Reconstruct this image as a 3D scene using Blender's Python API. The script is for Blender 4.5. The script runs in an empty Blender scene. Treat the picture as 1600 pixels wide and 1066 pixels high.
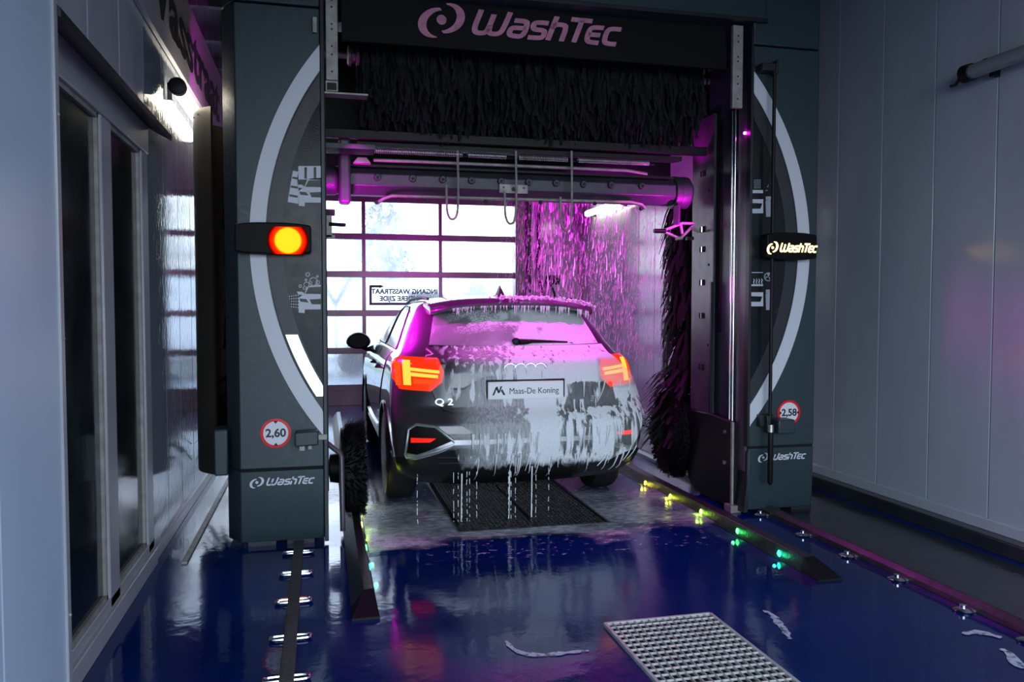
import bpy, bmesh, math, random
import numpy as np
from mathutils import Matrix, Vector
random.seed(7)
SC = bpy.context.scene
PI = math.pi
# ------------------------------------------------------------------ camera
FPX, CX, CY, EYE = 1245.0, 800.0, 533.0, 1.43
_d = Vector(((501-CX)/FPX, -(481-CY)/FPX, 1.0))
_t = math.atan2(_d.y, 1.0)
_up = Vector((0, math.cos(_t), -math.sin(_t)))
_y = _d.normalized(); _x = _up.cross(_y)
RC = Matrix((_x, _y, _up))                       # camera axes (right, up, forward) -> world
cam_d = bpy.data.cameras.new('camera'); cam = bpy.data.objects.new('camera', cam_d)
SC.collection.objects.link(cam); SC.camera = cam
cam_d.sensor_width = 36; cam_d.lens = FPX/1600*36; cam_d.clip_start = .05; cam_d.clip_end = 300
r_, u_, f_ = (RC @ Vector(v) for v in ((1,0,0),(0,1,0),(0,0,1)))
cam.matrix_world = Matrix(((r_.x,u_.x,-f_.x,0),(r_.y,u_.y,-f_.y,0),(r_.z,u_.z,-f_.z,EYE),(0,0,0,1)))
def at(px, py, Y):                               # photo measurement -> world point on the plane y = Y
    d = RC @ Vector(((px-CX)/FPX, -(py-CY)/FPX, 1.0)); s = Y/d.y
    return d.x*s, EYE+d.z*s
# ------------------------------------------------------------------ world, exposure, lights
W = bpy.data.worlds.new('overcast_sky'); SC.world = W; W.use_nodes = True
nt = W.node_tree; bg = nt.nodes['Background']
tc = nt.nodes.new('ShaderNodeTexCoord'); sp = nt.nodes.new('ShaderNodeSeparateXYZ'); cr = nt.nodes.new('ShaderNodeValToRGB')
nt.links.new(tc.outputs['Generated'], sp.inputs[0]); nt.links.new(sp.outputs['Z'], cr.inputs[0]); nt.links.new(cr.outputs[0], bg.inputs[0])
cr.color_ramp.elements[0].position = .0; cr.color_ramp.elements[0].color = (.86,.93,1,1)
cr.color_ramp.elements[1].position = .7; cr.color_ramp.elements[1].color = (.42,.66,1,1)
bg.inputs[1].default_value = 5.7
VS = SC.view_settings; VS.view_transform = 'Standard'; VS.look = 'None'; VS.gamma = 1; VS.use_curve_mapping = False; VS.exposure = 0.35
SC.cycles.max_bounces = 7; SC.cycles.diffuse_bounces = 3; SC.cycles.glossy_bounces = 4; SC.cycles.transmission_bounces = 4
SC.cycles.transparent_max_bounces = 16; SC.cycles.sample_clamp_indirect = 6; SC.cycles.caustics_reflective = False; SC.cycles.caustics_refractive = False
SC.cycles.use_denoising = True
def light(name, kind, loc, tgt, power, col, size=.2, size_y=None, spread=None, portal=False):
    L = bpy.data.lights.new(name, kind); L.energy = power; L.color = col
    if kind == 'AREA':
        L.size = size
        if size_y: L.shape = 'RECTANGLE'; L.size_y = size_y
        if spread: L.spread = spread
        if portal: L.cycles.is_portal = True
    elif kind == 'SPOT':
        L.spot_size = spread or 1.5; L.spot_blend = .8; L.shadow_soft_size = size
    else: L.shadow_soft_size = size
    o = bpy.data.objects.new(name, L); SC.collection.objects.link(o); o.location = loc
    o.rotation_euler = (Vector(tgt)-Vector(loc)).to_track_quat('-Z', 'Y').to_euler()
    return o
MAG = (1.0, .006, .90)
light('entrance_portal', 'AREA', (1.5,-1.55,1.75), (1.5,3,1.75), 1, (1,1,1), 4.8, 3.5, portal=True)
light('exit_portal', 'AREA', (1.05,12.15,1.55), (1.05,3,1.55), 1, (1,1,1), 3.7, 3.1, portal=True)
light('foam_light_strip', 'AREA', (1.40,5.88,2.26), (1.42,5.80,1.2), 16, MAG, 2.1, .05, spread=2.0)
light('foam_light_curtain', 'AREA', (1.8,6.02,2.35), (2.9,8.6,1.7), 26, MAG, 1.2, .05, spread=2.0)
light('added_left_light', 'AREA', (.022,6.28,1.48), (.75,5.93,1.08), 30, MAG, .55, .55, spread=1.0)  # unseen panel light added to turn the car's rear pillar magenta
light('foam_lamp_left', 'SPOT', (.05,5.00,2.60), (1.05,5.80,1.40), 105, MAG, .02, spread=.72)
light('foam_lamp_right', 'SPOT', (2.80,5.00,2.62), (1.70,5.70,1.38), 100, MAG, .02, spread=.72)
light('foam_light_left', 'SPOT', (.14,5.32,1.97), (.32,5.60,2.30), 20, MAG, .03, spread=1.7)
light('foam_light_right', 'SPOT', (2.70,5.32,1.97), (2.50,5.60,2.3), 24, MAG, .03, spread=1.7)
light('foam_light_column', 'SPOT', (2.62,5.62,2.50), (2.9,5.50,2.9), 5, MAG, .03, spread=1.8)
light('added_banner_spot', 'SPOT', (-.45,6.0,2.9), (-.93,7.2,3.3), 14, MAG, .05, spread=1.8)  # spot added behind the pillar to tint the banner magenta
light('column_lamp_glow', 'POINT', (2.80,4.965,2.62), (0,0,0), .12, MAG, .01)
light('brand_panel_light', 'SPOT', (1.3,4.55,2.6), (1.3,5.05,3.2), .35, (1,.1,.5), .3, spread=2.6)

# ------------------------------------------------------------------ materials
def nodes(m): return m.node_tree.nodes, m.node_tree.links
def pm(name, col, rough=.5, metal=0, bump=0, bs=60, var=0, vs=3, emis=None, es=0, coat=0, rvar=0, alpha=None, stretch=(1,1,1), spec=.5, trans=0, ior=1.45):
    m = bpy.data.materials.new(name); m.use_nodes = True; N, L = nodes(m); b = N['Principled BSDF']
    b.inputs['Base Color'].default_value = (*col, 1); b.inputs['Roughness'].default_value = rough; b.inputs['Metallic'].default_value = metal
    b.inputs['Specular IOR Level'].default_value = spec; b.inputs['Coat Weight'].default_value = coat; b.inputs['Coat Roughness'].default_value = .05
    b.inputs['Transmission Weight'].default_value = trans; b.inputs['IOR'].default_value = ior
    if emis: b.inputs['Emission Color'].default_value = (*emis, 1); b.inputs['Emission Strength'].default_value = es
    if bump or var or rvar:
        t = N.new('ShaderNodeTexCoord'); mp = N.new('ShaderNodeMapping'); L.new(t.outputs['Object'], mp.inputs[0]); mp.inputs['Scale'].default_value = stretch
    if bump:
        n = N.new('ShaderNodeTexNoise'); n.inputs['Scale'].default_value = bs; n.inputs['Detail'].default_value = 4; L.new(mp.outputs[0], n.inputs[0])
        bp = N.new('ShaderNodeBump'); bp.inputs['Strength'].default_value = bump; bp.inputs['Distance'].default_value = .01
        L.new(n.outputs[0], bp.inputs['Height']); L.new(bp.outputs[0], b.inputs['Normal'])
    if var or rvar:
        n = N.new('ShaderNodeTexNoise'); n.inputs['Scale'].default_value = vs; n.inputs['Detail'].default_value = 5; L.new(mp.outputs[0], n.inputs[0])
    if var:
        mx = N.new('ShaderNodeMix'); mx.data_type = 'RGBA'; mx.inputs['A'].default_value = (*[c*(1-var) for c in col],1); mx.inputs['B'].default_value = (*[min(1,c*(1+var)) for c in col],1)
        cr = N.new('ShaderNodeValToRGB'); cr.color_ramp.elements[0].position = .3; cr.color_ramp.elements[1].position = .7
        L.new(n.outputs[0], cr.inputs[0]); L.new(cr.outputs[0], mx.inputs['Factor']); L.new(mx.outputs['Result'], b.inputs['Base Color'])
    if rvar:
        mr = N.new('ShaderNodeMapRange'); mr.inputs['From Min'].default_value = .35; mr.inputs['From Max'].default_value = .65
        mr.inputs['To Min'].default_value = max(.01,rough-rvar); mr.inputs['To Max'].default_value = rough+rvar
        L.new(n.outputs[0], mr.inputs[0]); L.new(mr.outputs[0], b.inputs['Roughness'])
    return m
def emit(name, col, s):
    m = bpy.data.materials.new(name); m.use_nodes = True; N, L = nodes(m); N.remove(N['Principled BSDF'])
    e = N.new('ShaderNodeEmission'); e.inputs[0].default_value = (*col,1); e.inputs[1].default_value = s
    L.new(e.outputs[0], N['Material Output'].inputs[0]); return m
M = {}
M['epoxy'] = pm('blue_epoxy', (.0004,.015,.115), .10, bump=.10, bs=14, var=.35, vs=.9, rvar=.07, spec=.55)
M['grey_epoxy'] = pm('grey_epoxy', (.022,.027,.034), .16, bump=.12, bs=18, var=.4, vs=1.6, rvar=.08)
M['asphalt'] = pm('asphalt', (.16,.165,.17), .6, bump=.4, bs=90, var=.2)
M['grass'] = pm('grass_verge', (.12,.2,.07), .9, bump=.6, bs=60, var=.3)
M['wall'] = pm('white_wet_panel', (.40,.43,.49), .18, bump=.05, bs=9, var=.06, vs=4, rvar=.05, stretch=(1,1,.25), spec=.6)
M['wall_near'] = pm('daylight_tinted_panel', (.42,.52,.64), .38, bump=.04, bs=9, var=.05, vs=3, rvar=.06, stretch=(1,1,.25))  # blue of the daylight is tinted into the near panel's colour
M['wall_left'] = pm('shaded_wet_panel_left', (.22,.25,.31), .045, bump=.12, bs=30, var=.06, vs=4, rvar=.02, stretch=(1,1,.5), spec=.8)  # white panel with the low light on this wall put into its colour
M['joint'] = pm('panel_joint', (.18,.2,.22), .5)
M['ceiling'] = pm('dark_ceiling', (.02,.022,.026), .6, var=.2)
M['steel_dark'] = pm('dark_steel', (.03,.033,.038), .4, .6, bump=.1, bs=80, var=.2)
M['alu'] = pm('white_aluminium', (.33,.34,.37), .35, .1, bump=.05, bs=60, var=.08)
M['doorframe'] = pm('grey_door_rail', (.17,.16,.165), .3, .3, bump=.15, bs=60, var=.15, stretch=(1,1,.3))
M['glass_dark'] = pm('dark_glass', (.012,.016,.016), .12, bump=.03, bs=30, var=.3, rvar=.05, spec=.5)
M['teal'] = pm('teal_grey_plastic', (.019,.038,.046), .38, bump=.15, bs=260, var=.10, vs=40, rvar=.06)
M['teal_dark'] = pm('dark_teal_plastic', (.007,.011,.014), .24, bump=.05, bs=120, var=.3, vs=14, rvar=.04, spec=.22)
M['ringgrey'] = pm('grey_ring', (.022,.024,.029), .4, bump=.1, bs=200, var=.2, vs=20)
M['white_vinyl'] = pm('white_vinyl', (.62,.64,.70), .45)
M['pict'] = pm('pictogram_white', (.52,.56,.62), .45)
M['blackpl'] = pm('black_plastic', (.004,.005,.006), .5, bump=.1, bs=150, spec=.3)
M['blackgloss'] = pm('gloss_black', (.003,.002,.003), .5, spec=.15)
M['felt'] = pm('black_felt', (.008,.010,.011), .8, bump=.4, bs=90, var=.5, vs=30, spec=.25)
M['felt_side'] = pm('black_felt_side', (.005,.005,.006), .7, bump=.4, bs=90, var=.4, vs=30, spec=.3)
M['steelplate'] = pm('grey_machine_plate', (.075,.07,.085), .35, .3, bump=.1, bs=100, var=.25, vs=8)
M['beam'] = pm('wet_beam_plastic', (.045,.045,.058), .35, .1, bump=.25, bs=160, var=.2, vs=12)
M['galv'] = pm('galvanised_steel', (.42,.42,.40), .38, .85, bump=.1, bs=120, var=.25, vs=14)
M['galv_dull'] = pm('dull_galvanised_steel', (.30,.29,.27), .5, .3, bump=.15, bs=120, var=.25, vs=18)
M['grating'] = pm('grating_steel', (.66,.65,.60), .45, .35, bump=.1, bs=120, var=.2, vs=14)
M['chrome'] = pm('chrome', (.75,.75,.77), .12, 1)
M['mat_rail'] = pm('rail_steel', (.055,.055,.058), .3, .5, bump=.3, bs=70, var=.3, vs=20)
M['black'] = pm('pit_black', (.003,.003,.003), .9)
M['paint'] = pm('grey_car_paint', (.052,.047,.054), .36, .35, bump=.02, bs=200, coat=1, var=.08)
M['tgpaint'] = M['paint']
M['cladding'] = pm('black_cladding', (.010,.012,.012), .28, bump=.08, bs=150)
M['carglass'] = pm('car_glass', (.008,.008,.010), .10, coat=.2, spec=.4)
M['tyre'] = pm('tyre_rubber', (.012,.012,.012), .5, bump=.2, bs=90)
M['rim'] = pm('alloy_rim', (.35,.35,.36), .2, .9)
M['silver'] = pm('satin_silver', (.45,.46,.48), .28, .8)
M['plate'] = pm('plate_white', (.9,.91,.93), .35)
M['ink'] = pm('black_ink', (.01,.011,.014), .5)
M['red_lens'] = pm('red_lens', (.45,.01,.005), .12, emis=(1,.04,.003), es=.72, coat=1)
M['lamp_bar'] = emit('lamp_bar_glow', (1,.42,.05), 1.5)
M['lamp_red'] = emit('lamp_red_glow', (1,.07,.01), 1.0)
M['red_reflector'] = pm('red_reflector', (.7,.01,.005), .2, emis=(1,.015,.005), es=.8)  # emission stands in for the light that the reflector throws back
M['sign_red'] = pm('sign_red', (.75,.01,.02), .4)
M['sign_white'] = pm('sign_white', (.72,.74,.8), .4)
M['led_orange'] = emit('signal_led', (1,.36,.0), 6)
M['led_redrim'] = emit('signal_halo', (1,.03,.0), 2.6)
M['amber'] = emit('amber_letters', (1,.62,.22), 5)
M['tube'] = emit('lamp_tube_glow', (1,.90,.72), 9)
M['tube_warm'] = emit('lamp_tube_warm', (1,.72,.45), 1.2)
M['tube_off'] = pm('lamp_tube_frosted', (.22,.24,.26), .2)
M['ringlit'] = emit('lit_ring_segment', (.82,1,.93), 2.2)
M['magled'] = emit('magenta_led', (1,.08,.8), 14)
M['shield'] = pm('bent_shield_plastic', (.045,.038,.03), .3, .1, bump=.05, bs=60)
M['banner_w'] = pm('banner_white', (.40,.38,.42), .4)
M['brandpink'] = pm('brand_lettering', (.55,.22,.33), .5, var=.2, vs=20)
M['brandpanel'] = pm('brand_panel_black', (.004,.004,.005), .6, spec=.2)
M['droplet'] = pm('water_streak', (.9,.8,.9), .15, trans=0, spec=.8)
M['foamsolid'] = pm('foam_solid', (.8,.82,.85), .6, bump=.4, bs=60)
M['tree'] = pm('far_tree', (.42,.44,.42), .9)
M['far_wall'] = pm('far_building', (.62,.63,.64), .8)
M['far_white'] = pm('far_white_paint', (.75,.76,.78), .4)
M['print_grey'] = pm('door_print_grey', (.10,.10,.105), .6)

def film(name, col, rough, build, bump=.5, bs=80):
    """thin foam / wet film: opaque where the procedural mask is on, clear elsewhere"""
    m = bpy.data.materials.new(name); m.use_nodes = True; N, L = nodes(m); b = N['Principled BSDF']
    b.inputs['Base Color'].default_value = (*col,1); b.inputs['Roughness'].default_value = rough
    n = N.new('ShaderNodeTexNoise'); n.inputs['Scale'].default_value = bs; bp = N.new('ShaderNodeBump'); bp.inputs['Strength'].default_value = bump; bp.inputs['Distance'].default_value = .01
    tc = N.new('ShaderNodeTexCoord'); L.new(tc.outputs['Object'], n.inputs[0]); L.new(n.outputs[0], bp.inputs['Height']); L.new(bp.outputs[0], b.inputs['Normal'])
    tr = N.new('ShaderNodeBsdfTransparent'); mx = N.new('ShaderNodeMixShader')
    L.new(tr.outputs[0], mx.inputs[1]); L.new(b.outputs[0], mx.inputs[2]); L.new(mx.outputs[0], N['Material Output'].inputs[0])
    def noise(scale, stretch, detail=4, off=(0,0,0), dist=0):
        mp = N.new('ShaderNodeMapping'); mp.inputs['Scale'].default_value = stretch; mp.inputs['Location'].default_value = off; L.new(tc.outputs['Object'], mp.inputs[0])
        q = N.new('ShaderNodeTexNoise'); q.inputs['Scale'].default_value = scale; q.inputs['Detail'].default_value = detail; q.inputs['Distortion'].default_value = dist; L.new(mp.outputs[0], q.inputs[0]); return q.outputs[0]
    def ramp(sock, a, c, lo=0., hi=1.):
        r = N.new('ShaderNodeMapRange'); r.interpolation_type = 'SMOOTHSTEP'; L.new(sock, r.inputs[0])
        for k, v in zip((1,2,3,4), (a,c,lo,hi)): r.inputs[k].default_value = v
        return r.outputs[0]
    def math_(op, a, c):
        q = N.new('ShaderNodeMath'); q.operation = op; q.use_clamp = True
        for k, v in enumerate((a,c)):
            if isinstance(v, (int,float)): q.inputs[k].default_value = v
            else: L.new(v, q.inputs[k])
        return q.outputs[0]
    s = N.new('ShaderNodeSeparateXYZ'); L.new(tc.outputs['Object'], s.inputs[0])
    L.new(build(noise, ramp, math_, s.outputs), mx.inputs[0]); return m

# ------------------------------------------------------------------ mesh helpers
ORG = {}
class B:
    def __init__(s): s.v = []; s.f = []
    def add(s, vs, fs):
        n = len(s.v); s.v += [tuple(v) for v in vs]; s.f += [tuple(i+n for i in f) for f in fs]; return s
    def box(s, x0,x1,y0,y1,z0,z1):
        return s.add([(x,y,z) for x in (x0,x1) for y in (y0,y1) for z in (z0,z1)], [(0,1,3,2),(4,6,7,5),(0,4,5,1),(2,3,7,6),(0,2,6,4),(1,5,7,3)])
    def prism(s, poly, axis, a0, a1):       # poly in the two other axes (x,z) for 'y', (y,z) for 'x', (x,y) for 'z'
        def P(p, a): return {'y':(p[0],a,p[1]),'x':(a,p[0],p[1]),'z':(p[0],p[1],a)}[axis]
        n = len(poly); return s.add([P(p,a0) for p in poly]+[P(p,a1) for p in poly], [tuple(range(n)), tuple(range(2*n-1,n-1,-1))]+[(i,(i+1)%n,n+(i+1)%n,n+i) for i in range(n)])
    def tube(s, pts, r, n=8, caps=True, sq=None):
        pts = [Vector(p) for p in pts]; k = len(pts); rs = r if isinstance(r,(list,tuple)) else [r]*k; vs = []; ref = None
        for i, p in enumerate(pts):
            d = (pts[min(i+1,k-1)]-pts[max(i-1,0)]).normalized()
            if ref is None: ref = Vector((0,0,1)) if abs(d.z) < .9 else Vector((1,0,0))
            a = (ref - d*ref.dot(d))
            if a.length < 1e-6: a = d.orthogonal()
            a.normalize(); b = d.cross(a); ref = a
            for j in range(n):
                t = 2*PI*j/n; vs.append(p + (a*math.cos(t)+b*math.sin(t))*rs[i])
        fs = [(i*n+j, i*n+(j+1)%n, (i+1)*n+(j+1)%n, (i+1)*n+j) for i in range(k-1) for j in range(n)]
        if caps: fs += [tuple(range(n-1,-1,-1)), tuple(range((k-1)*n, k*n))]
        return s.add(vs, fs)
    def lathe(s, prof, c, axis, n=24):       # prof: (radius, along); axis 'x','y','z'
        vs = []
        for r, a in prof:
            for j in range(n):
                t = 2*PI*j/n; p, q = r*math.cos(t), r*math.sin(t)
                vs.append({'x':(c[0]+a,c[1]+p,c[2]+q),'y':(c[0]+p,c[1]+a,c[2]+q),'z':(c[0]+p,c[1]+q,c[2]+a)}[axis])
        k = len(prof); fs = [(i*n+j, i*n+(j+1)%n, (i+1)*n+(j+1)%n, (i+1)*n+j) for i in range(k-1) for j in range(n)]
        fs += [tuple(range(n)), tuple(range((k-1)*n, k*n))]
        return s.add(vs, fs)
    def map(s, fn): s.v = [tuple(fn(v)) for v in s.v]; return s
def org(p):
    return ORG.get(p.name, Vector((0,0,0))) if p else Vector((0,0,0))
def link(name, me, mats, parent):
    o = bpy.data.objects.new(name, me); SC.collection.objects.link(o)
    for m in (mats if isinstance(mats,(list,tuple)) else [mats]): me.materials.append(m)
    if parent: o.parent = parent; ORG[o.name] = org(parent)
    return o
def mk(name, b, mat, parent=None, smooth=False, bevel=0, seg=2, label=None, kind=None, angle=40):
    me = bpy.data.meshes.new(name); c = org(parent)
    base = Vector((0,0,0))
    if parent is None and b.v:
        a = np.array(b.v); base = Vector(((a[:,0].min()+a[:,0].max())/2, (a[:,1].min()+a[:,1].max())/2, a[:,2].min())); c = base
    me.from_pydata([(v[0]-c.x, v[1]-c.y, v[2]-c.z) for v in b.v], [], b.f); me.update()
    bm = bmesh.new(); bm.from_mesh(me); bmesh.ops.recalc_face_normals(bm, faces=bm.faces); bm.to_mesh(me); bm.free()
    o = link(name, me, mat, parent)
    if parent is None: o.location = base; ORG[o.name] = base
    if smooth:
        me.polygons.foreach_set('use_smooth', [True]*len(me.polygons)); me.set_sharp_from_angle(angle=math.radians(angle))
    if bevel:
        md = o.modifiers.new('bevel','BEVEL'); md.width = bevel; md.segments = seg; md.limit_method = 'ANGLE'; md.angle_limit = math.radians(35)
        me.polygons.foreach_set('use_smooth', [True]*len(me.polygons)); me.set_sharp_from_angle(angle=math.radians(35))
        try: md.harden_normals = False
        except Exception: pass
    if label: o['label'] = label
    if kind: o['kind'] = kind
    return o
def thing(name, loc, label, cat, group=None):
    o = bpy.data.objects.new(name, None); SC.collection.objects.link(o); o.location = loc; o.empty_display_size = .1
    ORG[o.name] = Vector(loc); tag(o, label, cat, group); return o
def tag(o, label=None, cat=None, group=None, kind=None):
    if label: o['label'] = label
    if cat: o['category'] = cat
    if group: o['group'] = group
    if kind: o['kind'] = kind
    return o
def struct(name, parent=None):
    o = bpy.data.objects.new(name, None); SC.collection.objects.link(o); ORG[o.name] = Vector((0,0,0)); o['kind'] = 'structure'; return o
def bx(*a): return B().box(*a)
def stroke(pts, w):                         # flat ribbon polygons (2D quads) along a polyline, mitred
    pts = [Vector((p[0],p[1])) for p in pts]; n = len(pts); L = []; R = []
    for i in range(n):
        d0 = (pts[i]-pts[i-1]).normalized() if i else (pts[1]-pts[0]).normalized()
        d1 = (pts[i+1]-pts[i]).normalized() if i < n-1 else d0
        t = (d0+d1); t = t.normalized() if t.length > 1e-6 else d0
        k = w/2/max(.5, t.dot(d0)); nn = Vector((-t.y, t.x)); L.append(pts[i]+nn*k); R.append(pts[i]-nn*k)
    return [(tuple(L[i]), tuple(L[i+1]), tuple(R[i+1]), tuple(R[i])) for i in range(n-1)]
def smoothpts(pts, it=2):
    for _ in range(it):
        q = [pts[0]]
        for a, b in zip(pts, pts[1:]): q += [(a[0]*.75+b[0]*.25, a[1]*.75+b[1]*.25), (a[0]*.25+b[0]*.75, a[1]*.25+b[1]*.75)]
        pts = q+[pts[-1]]
    return pts
LET = {'W':([[(.06,1),(.0,.3),(.06,.06),(.27,.03),(.44,.08),(.50,.4),(.53,.85)],[(.50,.4),(.52,.08),(.73,.03),(.93,.10),(1.0,.4),(1.06,1)]],1.2),
 'a':([[(.08,.68),(.46,.68),(.56,.6),(.54,.03),(.12,.03),(.02,.12),(.04,.33),(.14,.38),(.54,.38)]],.72),
 's':([[(.56,.68),(.14,.68),(.05,.6),(.07,.42),(.16,.37),(.42,.37),(.52,.3),(.50,.1),(.4,.03),(-.02,.03)]],.7),
 'h':([[(.08,1),(.0,-.03)],[(.03,.45),(.10,.66),(.42,.67),(.52,.56),(.48,-.03)]],.66),
 'T':([[(-.05,.93),(.72,.93)],[(.34,.93),(.27,-.03)]],.66),
 'E':([[(.54,.68),(.14,.68),(.04,.55),(.03,.15),(.13,.03),(.5,.03)],[(.04,.36),(.48,.36)]],.64),
 'C':([[(.54,.68),(.14,.68),(.04,.55),(.03,.15),(.13,.03),(.5,.03)]],.6)}
def emblem_polys(x, z, h, w):
    """round brand emblem: two crescents and a ball, w wide and 1.45 h high"""
    out = []; H = .74*h
    def arc(cx, cz, rx, rz, a0, a1, n=14): return [(cx+rx*math.cos(math.radians(a0+(a1-a0)*k/n)), cz+rz*math.sin(math.radians(a0+(a1-a0)*k/n))) for k in range(n+1)]
    o = arc(0,0,1,1,88,285); i = arc(.34,-.02,.86,.88,100,262)
    for sg in (1,-1):
        for k in range(14):
            q = []
            for p in (o[k],o[k+1],i[k+1],i[k]):
                a = sg*p[0]*.66-.20*sg; b = sg*p[1]*.84-.15*sg; q.append((x+w/2+(a+.16*b)*w*.56, z+.42*h+b*H))
            out.append(q)
    out.append([(x+w*.5+w*.105*math.cos(k*PI/9), z+.45*h+w*.105*math.sin(k*PI/9)) for k in range(18)])
    return out
def letter_polys(x, z, h, W, weight=.19):
    sx = W/(5.32*h); res = []; u = 0
    for ch in 'WashTEC':
        ss, adv = LET[ch]; out = []; res.append(out)
        for st in ss:
            for q in stroke(smoothpts(st,2), weight): out.append([(x+(u+a+.26*b)*h*sx, z+b*h) for a, b in q])
        u += adv
    return res
def brand(x, z, h, W, Y, mat, parent, th, tilt=None, label=None):
    def part(nm, pl):
        b = B()
        for q in pl: b.prism(q, 'y', Y-th, Y)
        if tilt: b.map(tilt)
        return mk(nm, b, mat, parent, label=label)
    part('brand_emblem', emblem_polys(x, z, h, .22*W))
    for pl in letter_polys(x+.255*W, z, h, .745*W): part('brand_letter', pl)
def decal(name, polys, Y, mat, parent, th=.0015, bend=None, **k):
    b = B()
    for q in polys: b.prism(q, 'y', Y-th, Y)
    return mk(name, b, mat, parent, **k)
def text_mesh(name, body, size, mat, parent, loc, rot=(PI/2,0,0), ext=.0008, bold=0, sx=1, mirror=False, align='CENTER', shear=0, space=1):
    cu = bpy.data.curves.new(name, 'FONT'); cu.body = body; cu.size = size; cu.extrude = ext; cu.offset = bold; cu.align_x = align; cu.align_y = 'CENTER'; cu.shear = shear; cu.space_character = space
    t = bpy.data.objects.new('tmp', cu); SC.collection.objects.link(t); dg = bpy.context.evaluated_depsgraph_get()
    me = bpy.data.meshes.new_from_object(t.evaluated_get(dg)); me.name = name; bpy.data.objects.remove(t); me.materials.clear()
    from mathutils import Euler
    me.transform(Matrix.LocRotScale(Vector(loc)-org(parent), Euler(rot), Vector((-sx if mirror else sx,1,1))))
    return link(name, me, mat, parent)

# ================================================================== THE SETTING
LW, RW, FD, BK, HC = -.93, 3.9, 11.9, -1.5, 4.2
st = struct('floor')
mk('blue_floor', bx(LW-.3, RW+.3, BK, FD+.4, -.12, 0), M['epoxy'], st)
mk('grey_strip', bx(3.06, 3.72, BK, FD, 0, .006), M['grey_epoxy'], st)
st2 = struct('ground'); mk('forecourt', bx(-40,40,FD+.4,60,-.2,-.03), M['asphalt'], st2); mk('rear_forecourt', bx(-40,40,-40,BK,-.2,-.03), M['asphalt'], st2)
mk('verge', bx(-20,20,22,30,-.03,.06), M['grass'], st2)
# right wall from upright sandwich panels
def wall(name, X, thick, y0, y1, z0, z1, step, mat, gap=.006, cuts=None):
    w = struct(name)
    s = 1 if X > 1 else -1
    mk('wall_core', bx(*sorted((X+s*.02, X+s*thick)), y0, y1, z0, z1), M['joint'], w)
    n = max(1, round((y1-y0)/step)); d = (y1-y0)/n
    for k in range(n):
        mk('wall_panel', bx(*sorted((X, X+s*.03)), y0+k*d+gap/2, y0+(k+1)*d-gap/2, z0, z1), mat, w, bevel=.004, seg=1)
    return w
wr = wall('wall_right', RW, .16, BK, FD, 0, HC, .5, M['wall'])
wl = wall('wall_left', LW, .16, 4.76, FD, 0, HC, .5, M['wall_left'])
wl2 = wall('wall_left_upper', LW, .16, 2.6, 4.76, 2.42, HC, .5, M['wall'])
wn = wall('wall_left_near', -.82, .22, BK, 2.86, 0, HC, .55, M['wall_near'])
mk('corner_trim', bx(-.835,-.812,2.83,2.868,0,HC), M['alu'], wn, bevel=.003)
for z in (.42,1.33,2.05): mk('screw', B().lathe([(.006,0),(.006,.003),(.003,.005)], (-.812,2.85,z), 'x', 8), M['galv_dull'], wn)
c = struct('ceiling'); mk('ceiling_deck', bx(LW-.3,RW+.3,BK,FD,HC,HC+.15), M['ceiling'], c)
for k in range(14): mk('ceiling_purlin', bx(LW,RW,-1+k*.95,-.92+k*.95,HC-.12,HC), M['steel_dark'], c)
we = struct('wall_entrance'); mk('entrance_header', bx(LW-.3,RW+.3,BK-.2,BK,3.5,HC+.15), M['wall'], we)
b0 = struct('baseboard_right'); mk('curb_step', bx(3.80,RW,BK,FD,0,.09), M['grey_epoxy'], b0, bevel=.01); mk('cove_strip', bx(3.885,RW+.005,BK,FD,.09,.16), M['wall'], b0, bevel=.005)
b1 = struct('baseboard_left'); mk('sill_strip', bx(LW-.02,LW+.03,2.86,4.76,0,.09), M['alu'], b1, bevel=.004); mk('cove_strip', bx(LW-.01,LW+.02,4.76,FD,0,.07), M['alu'], b1, bevel=.004)
mk('gutter_strip', bx(LW+.16,LW+.19,4.7,FD,0,.012), M['galv_dull'], b1)
# glazed side door in the left wall
d1 = struct('door_1')
for (a, z) in ((3.81,3.98),(4.62,4.76),(2.86,3.18)): mk('door_stile', bx(LW-.05,LW+.012,a,z,.09,2.27), M['alu'], d1, bevel=.006)
mk('lintel', bx(LW-.06,LW+.02,2.86,4.76,2.27,2.44), M['alu'], d1, bevel=.006)
mk('bottom_rail', bx(LW-.05,LW+.012,2.86,4.76,.08,.14), M['alu'], d1, bevel=.004)
for (a, z) in ((3.18,3.81),(3.98,4.62)):
    p = mk('glass_pane', bx(LW-.03,LW-.015,a,z,.14,2.27), M['glass_dark'], d1)
    mk('glazing_bead', B().box(LW-.015,LW,a,a+.02,.14,2.27).box(LW-.015,LW,z-.02,z,.14,2.27).box(LW-.015,LW,a,z,2.25,2.27).box(LW-.015,LW,a,z,.14,.16), M['galv_dull'], p)
mk('drip_canopy', B().prism([(LW+.02,2.50),(LW+.13,2.39),(LW+.13,2.36),(LW+.02,2.42)], 'y', 2.86, 4.82), M['steel_dark'], d1)
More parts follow.
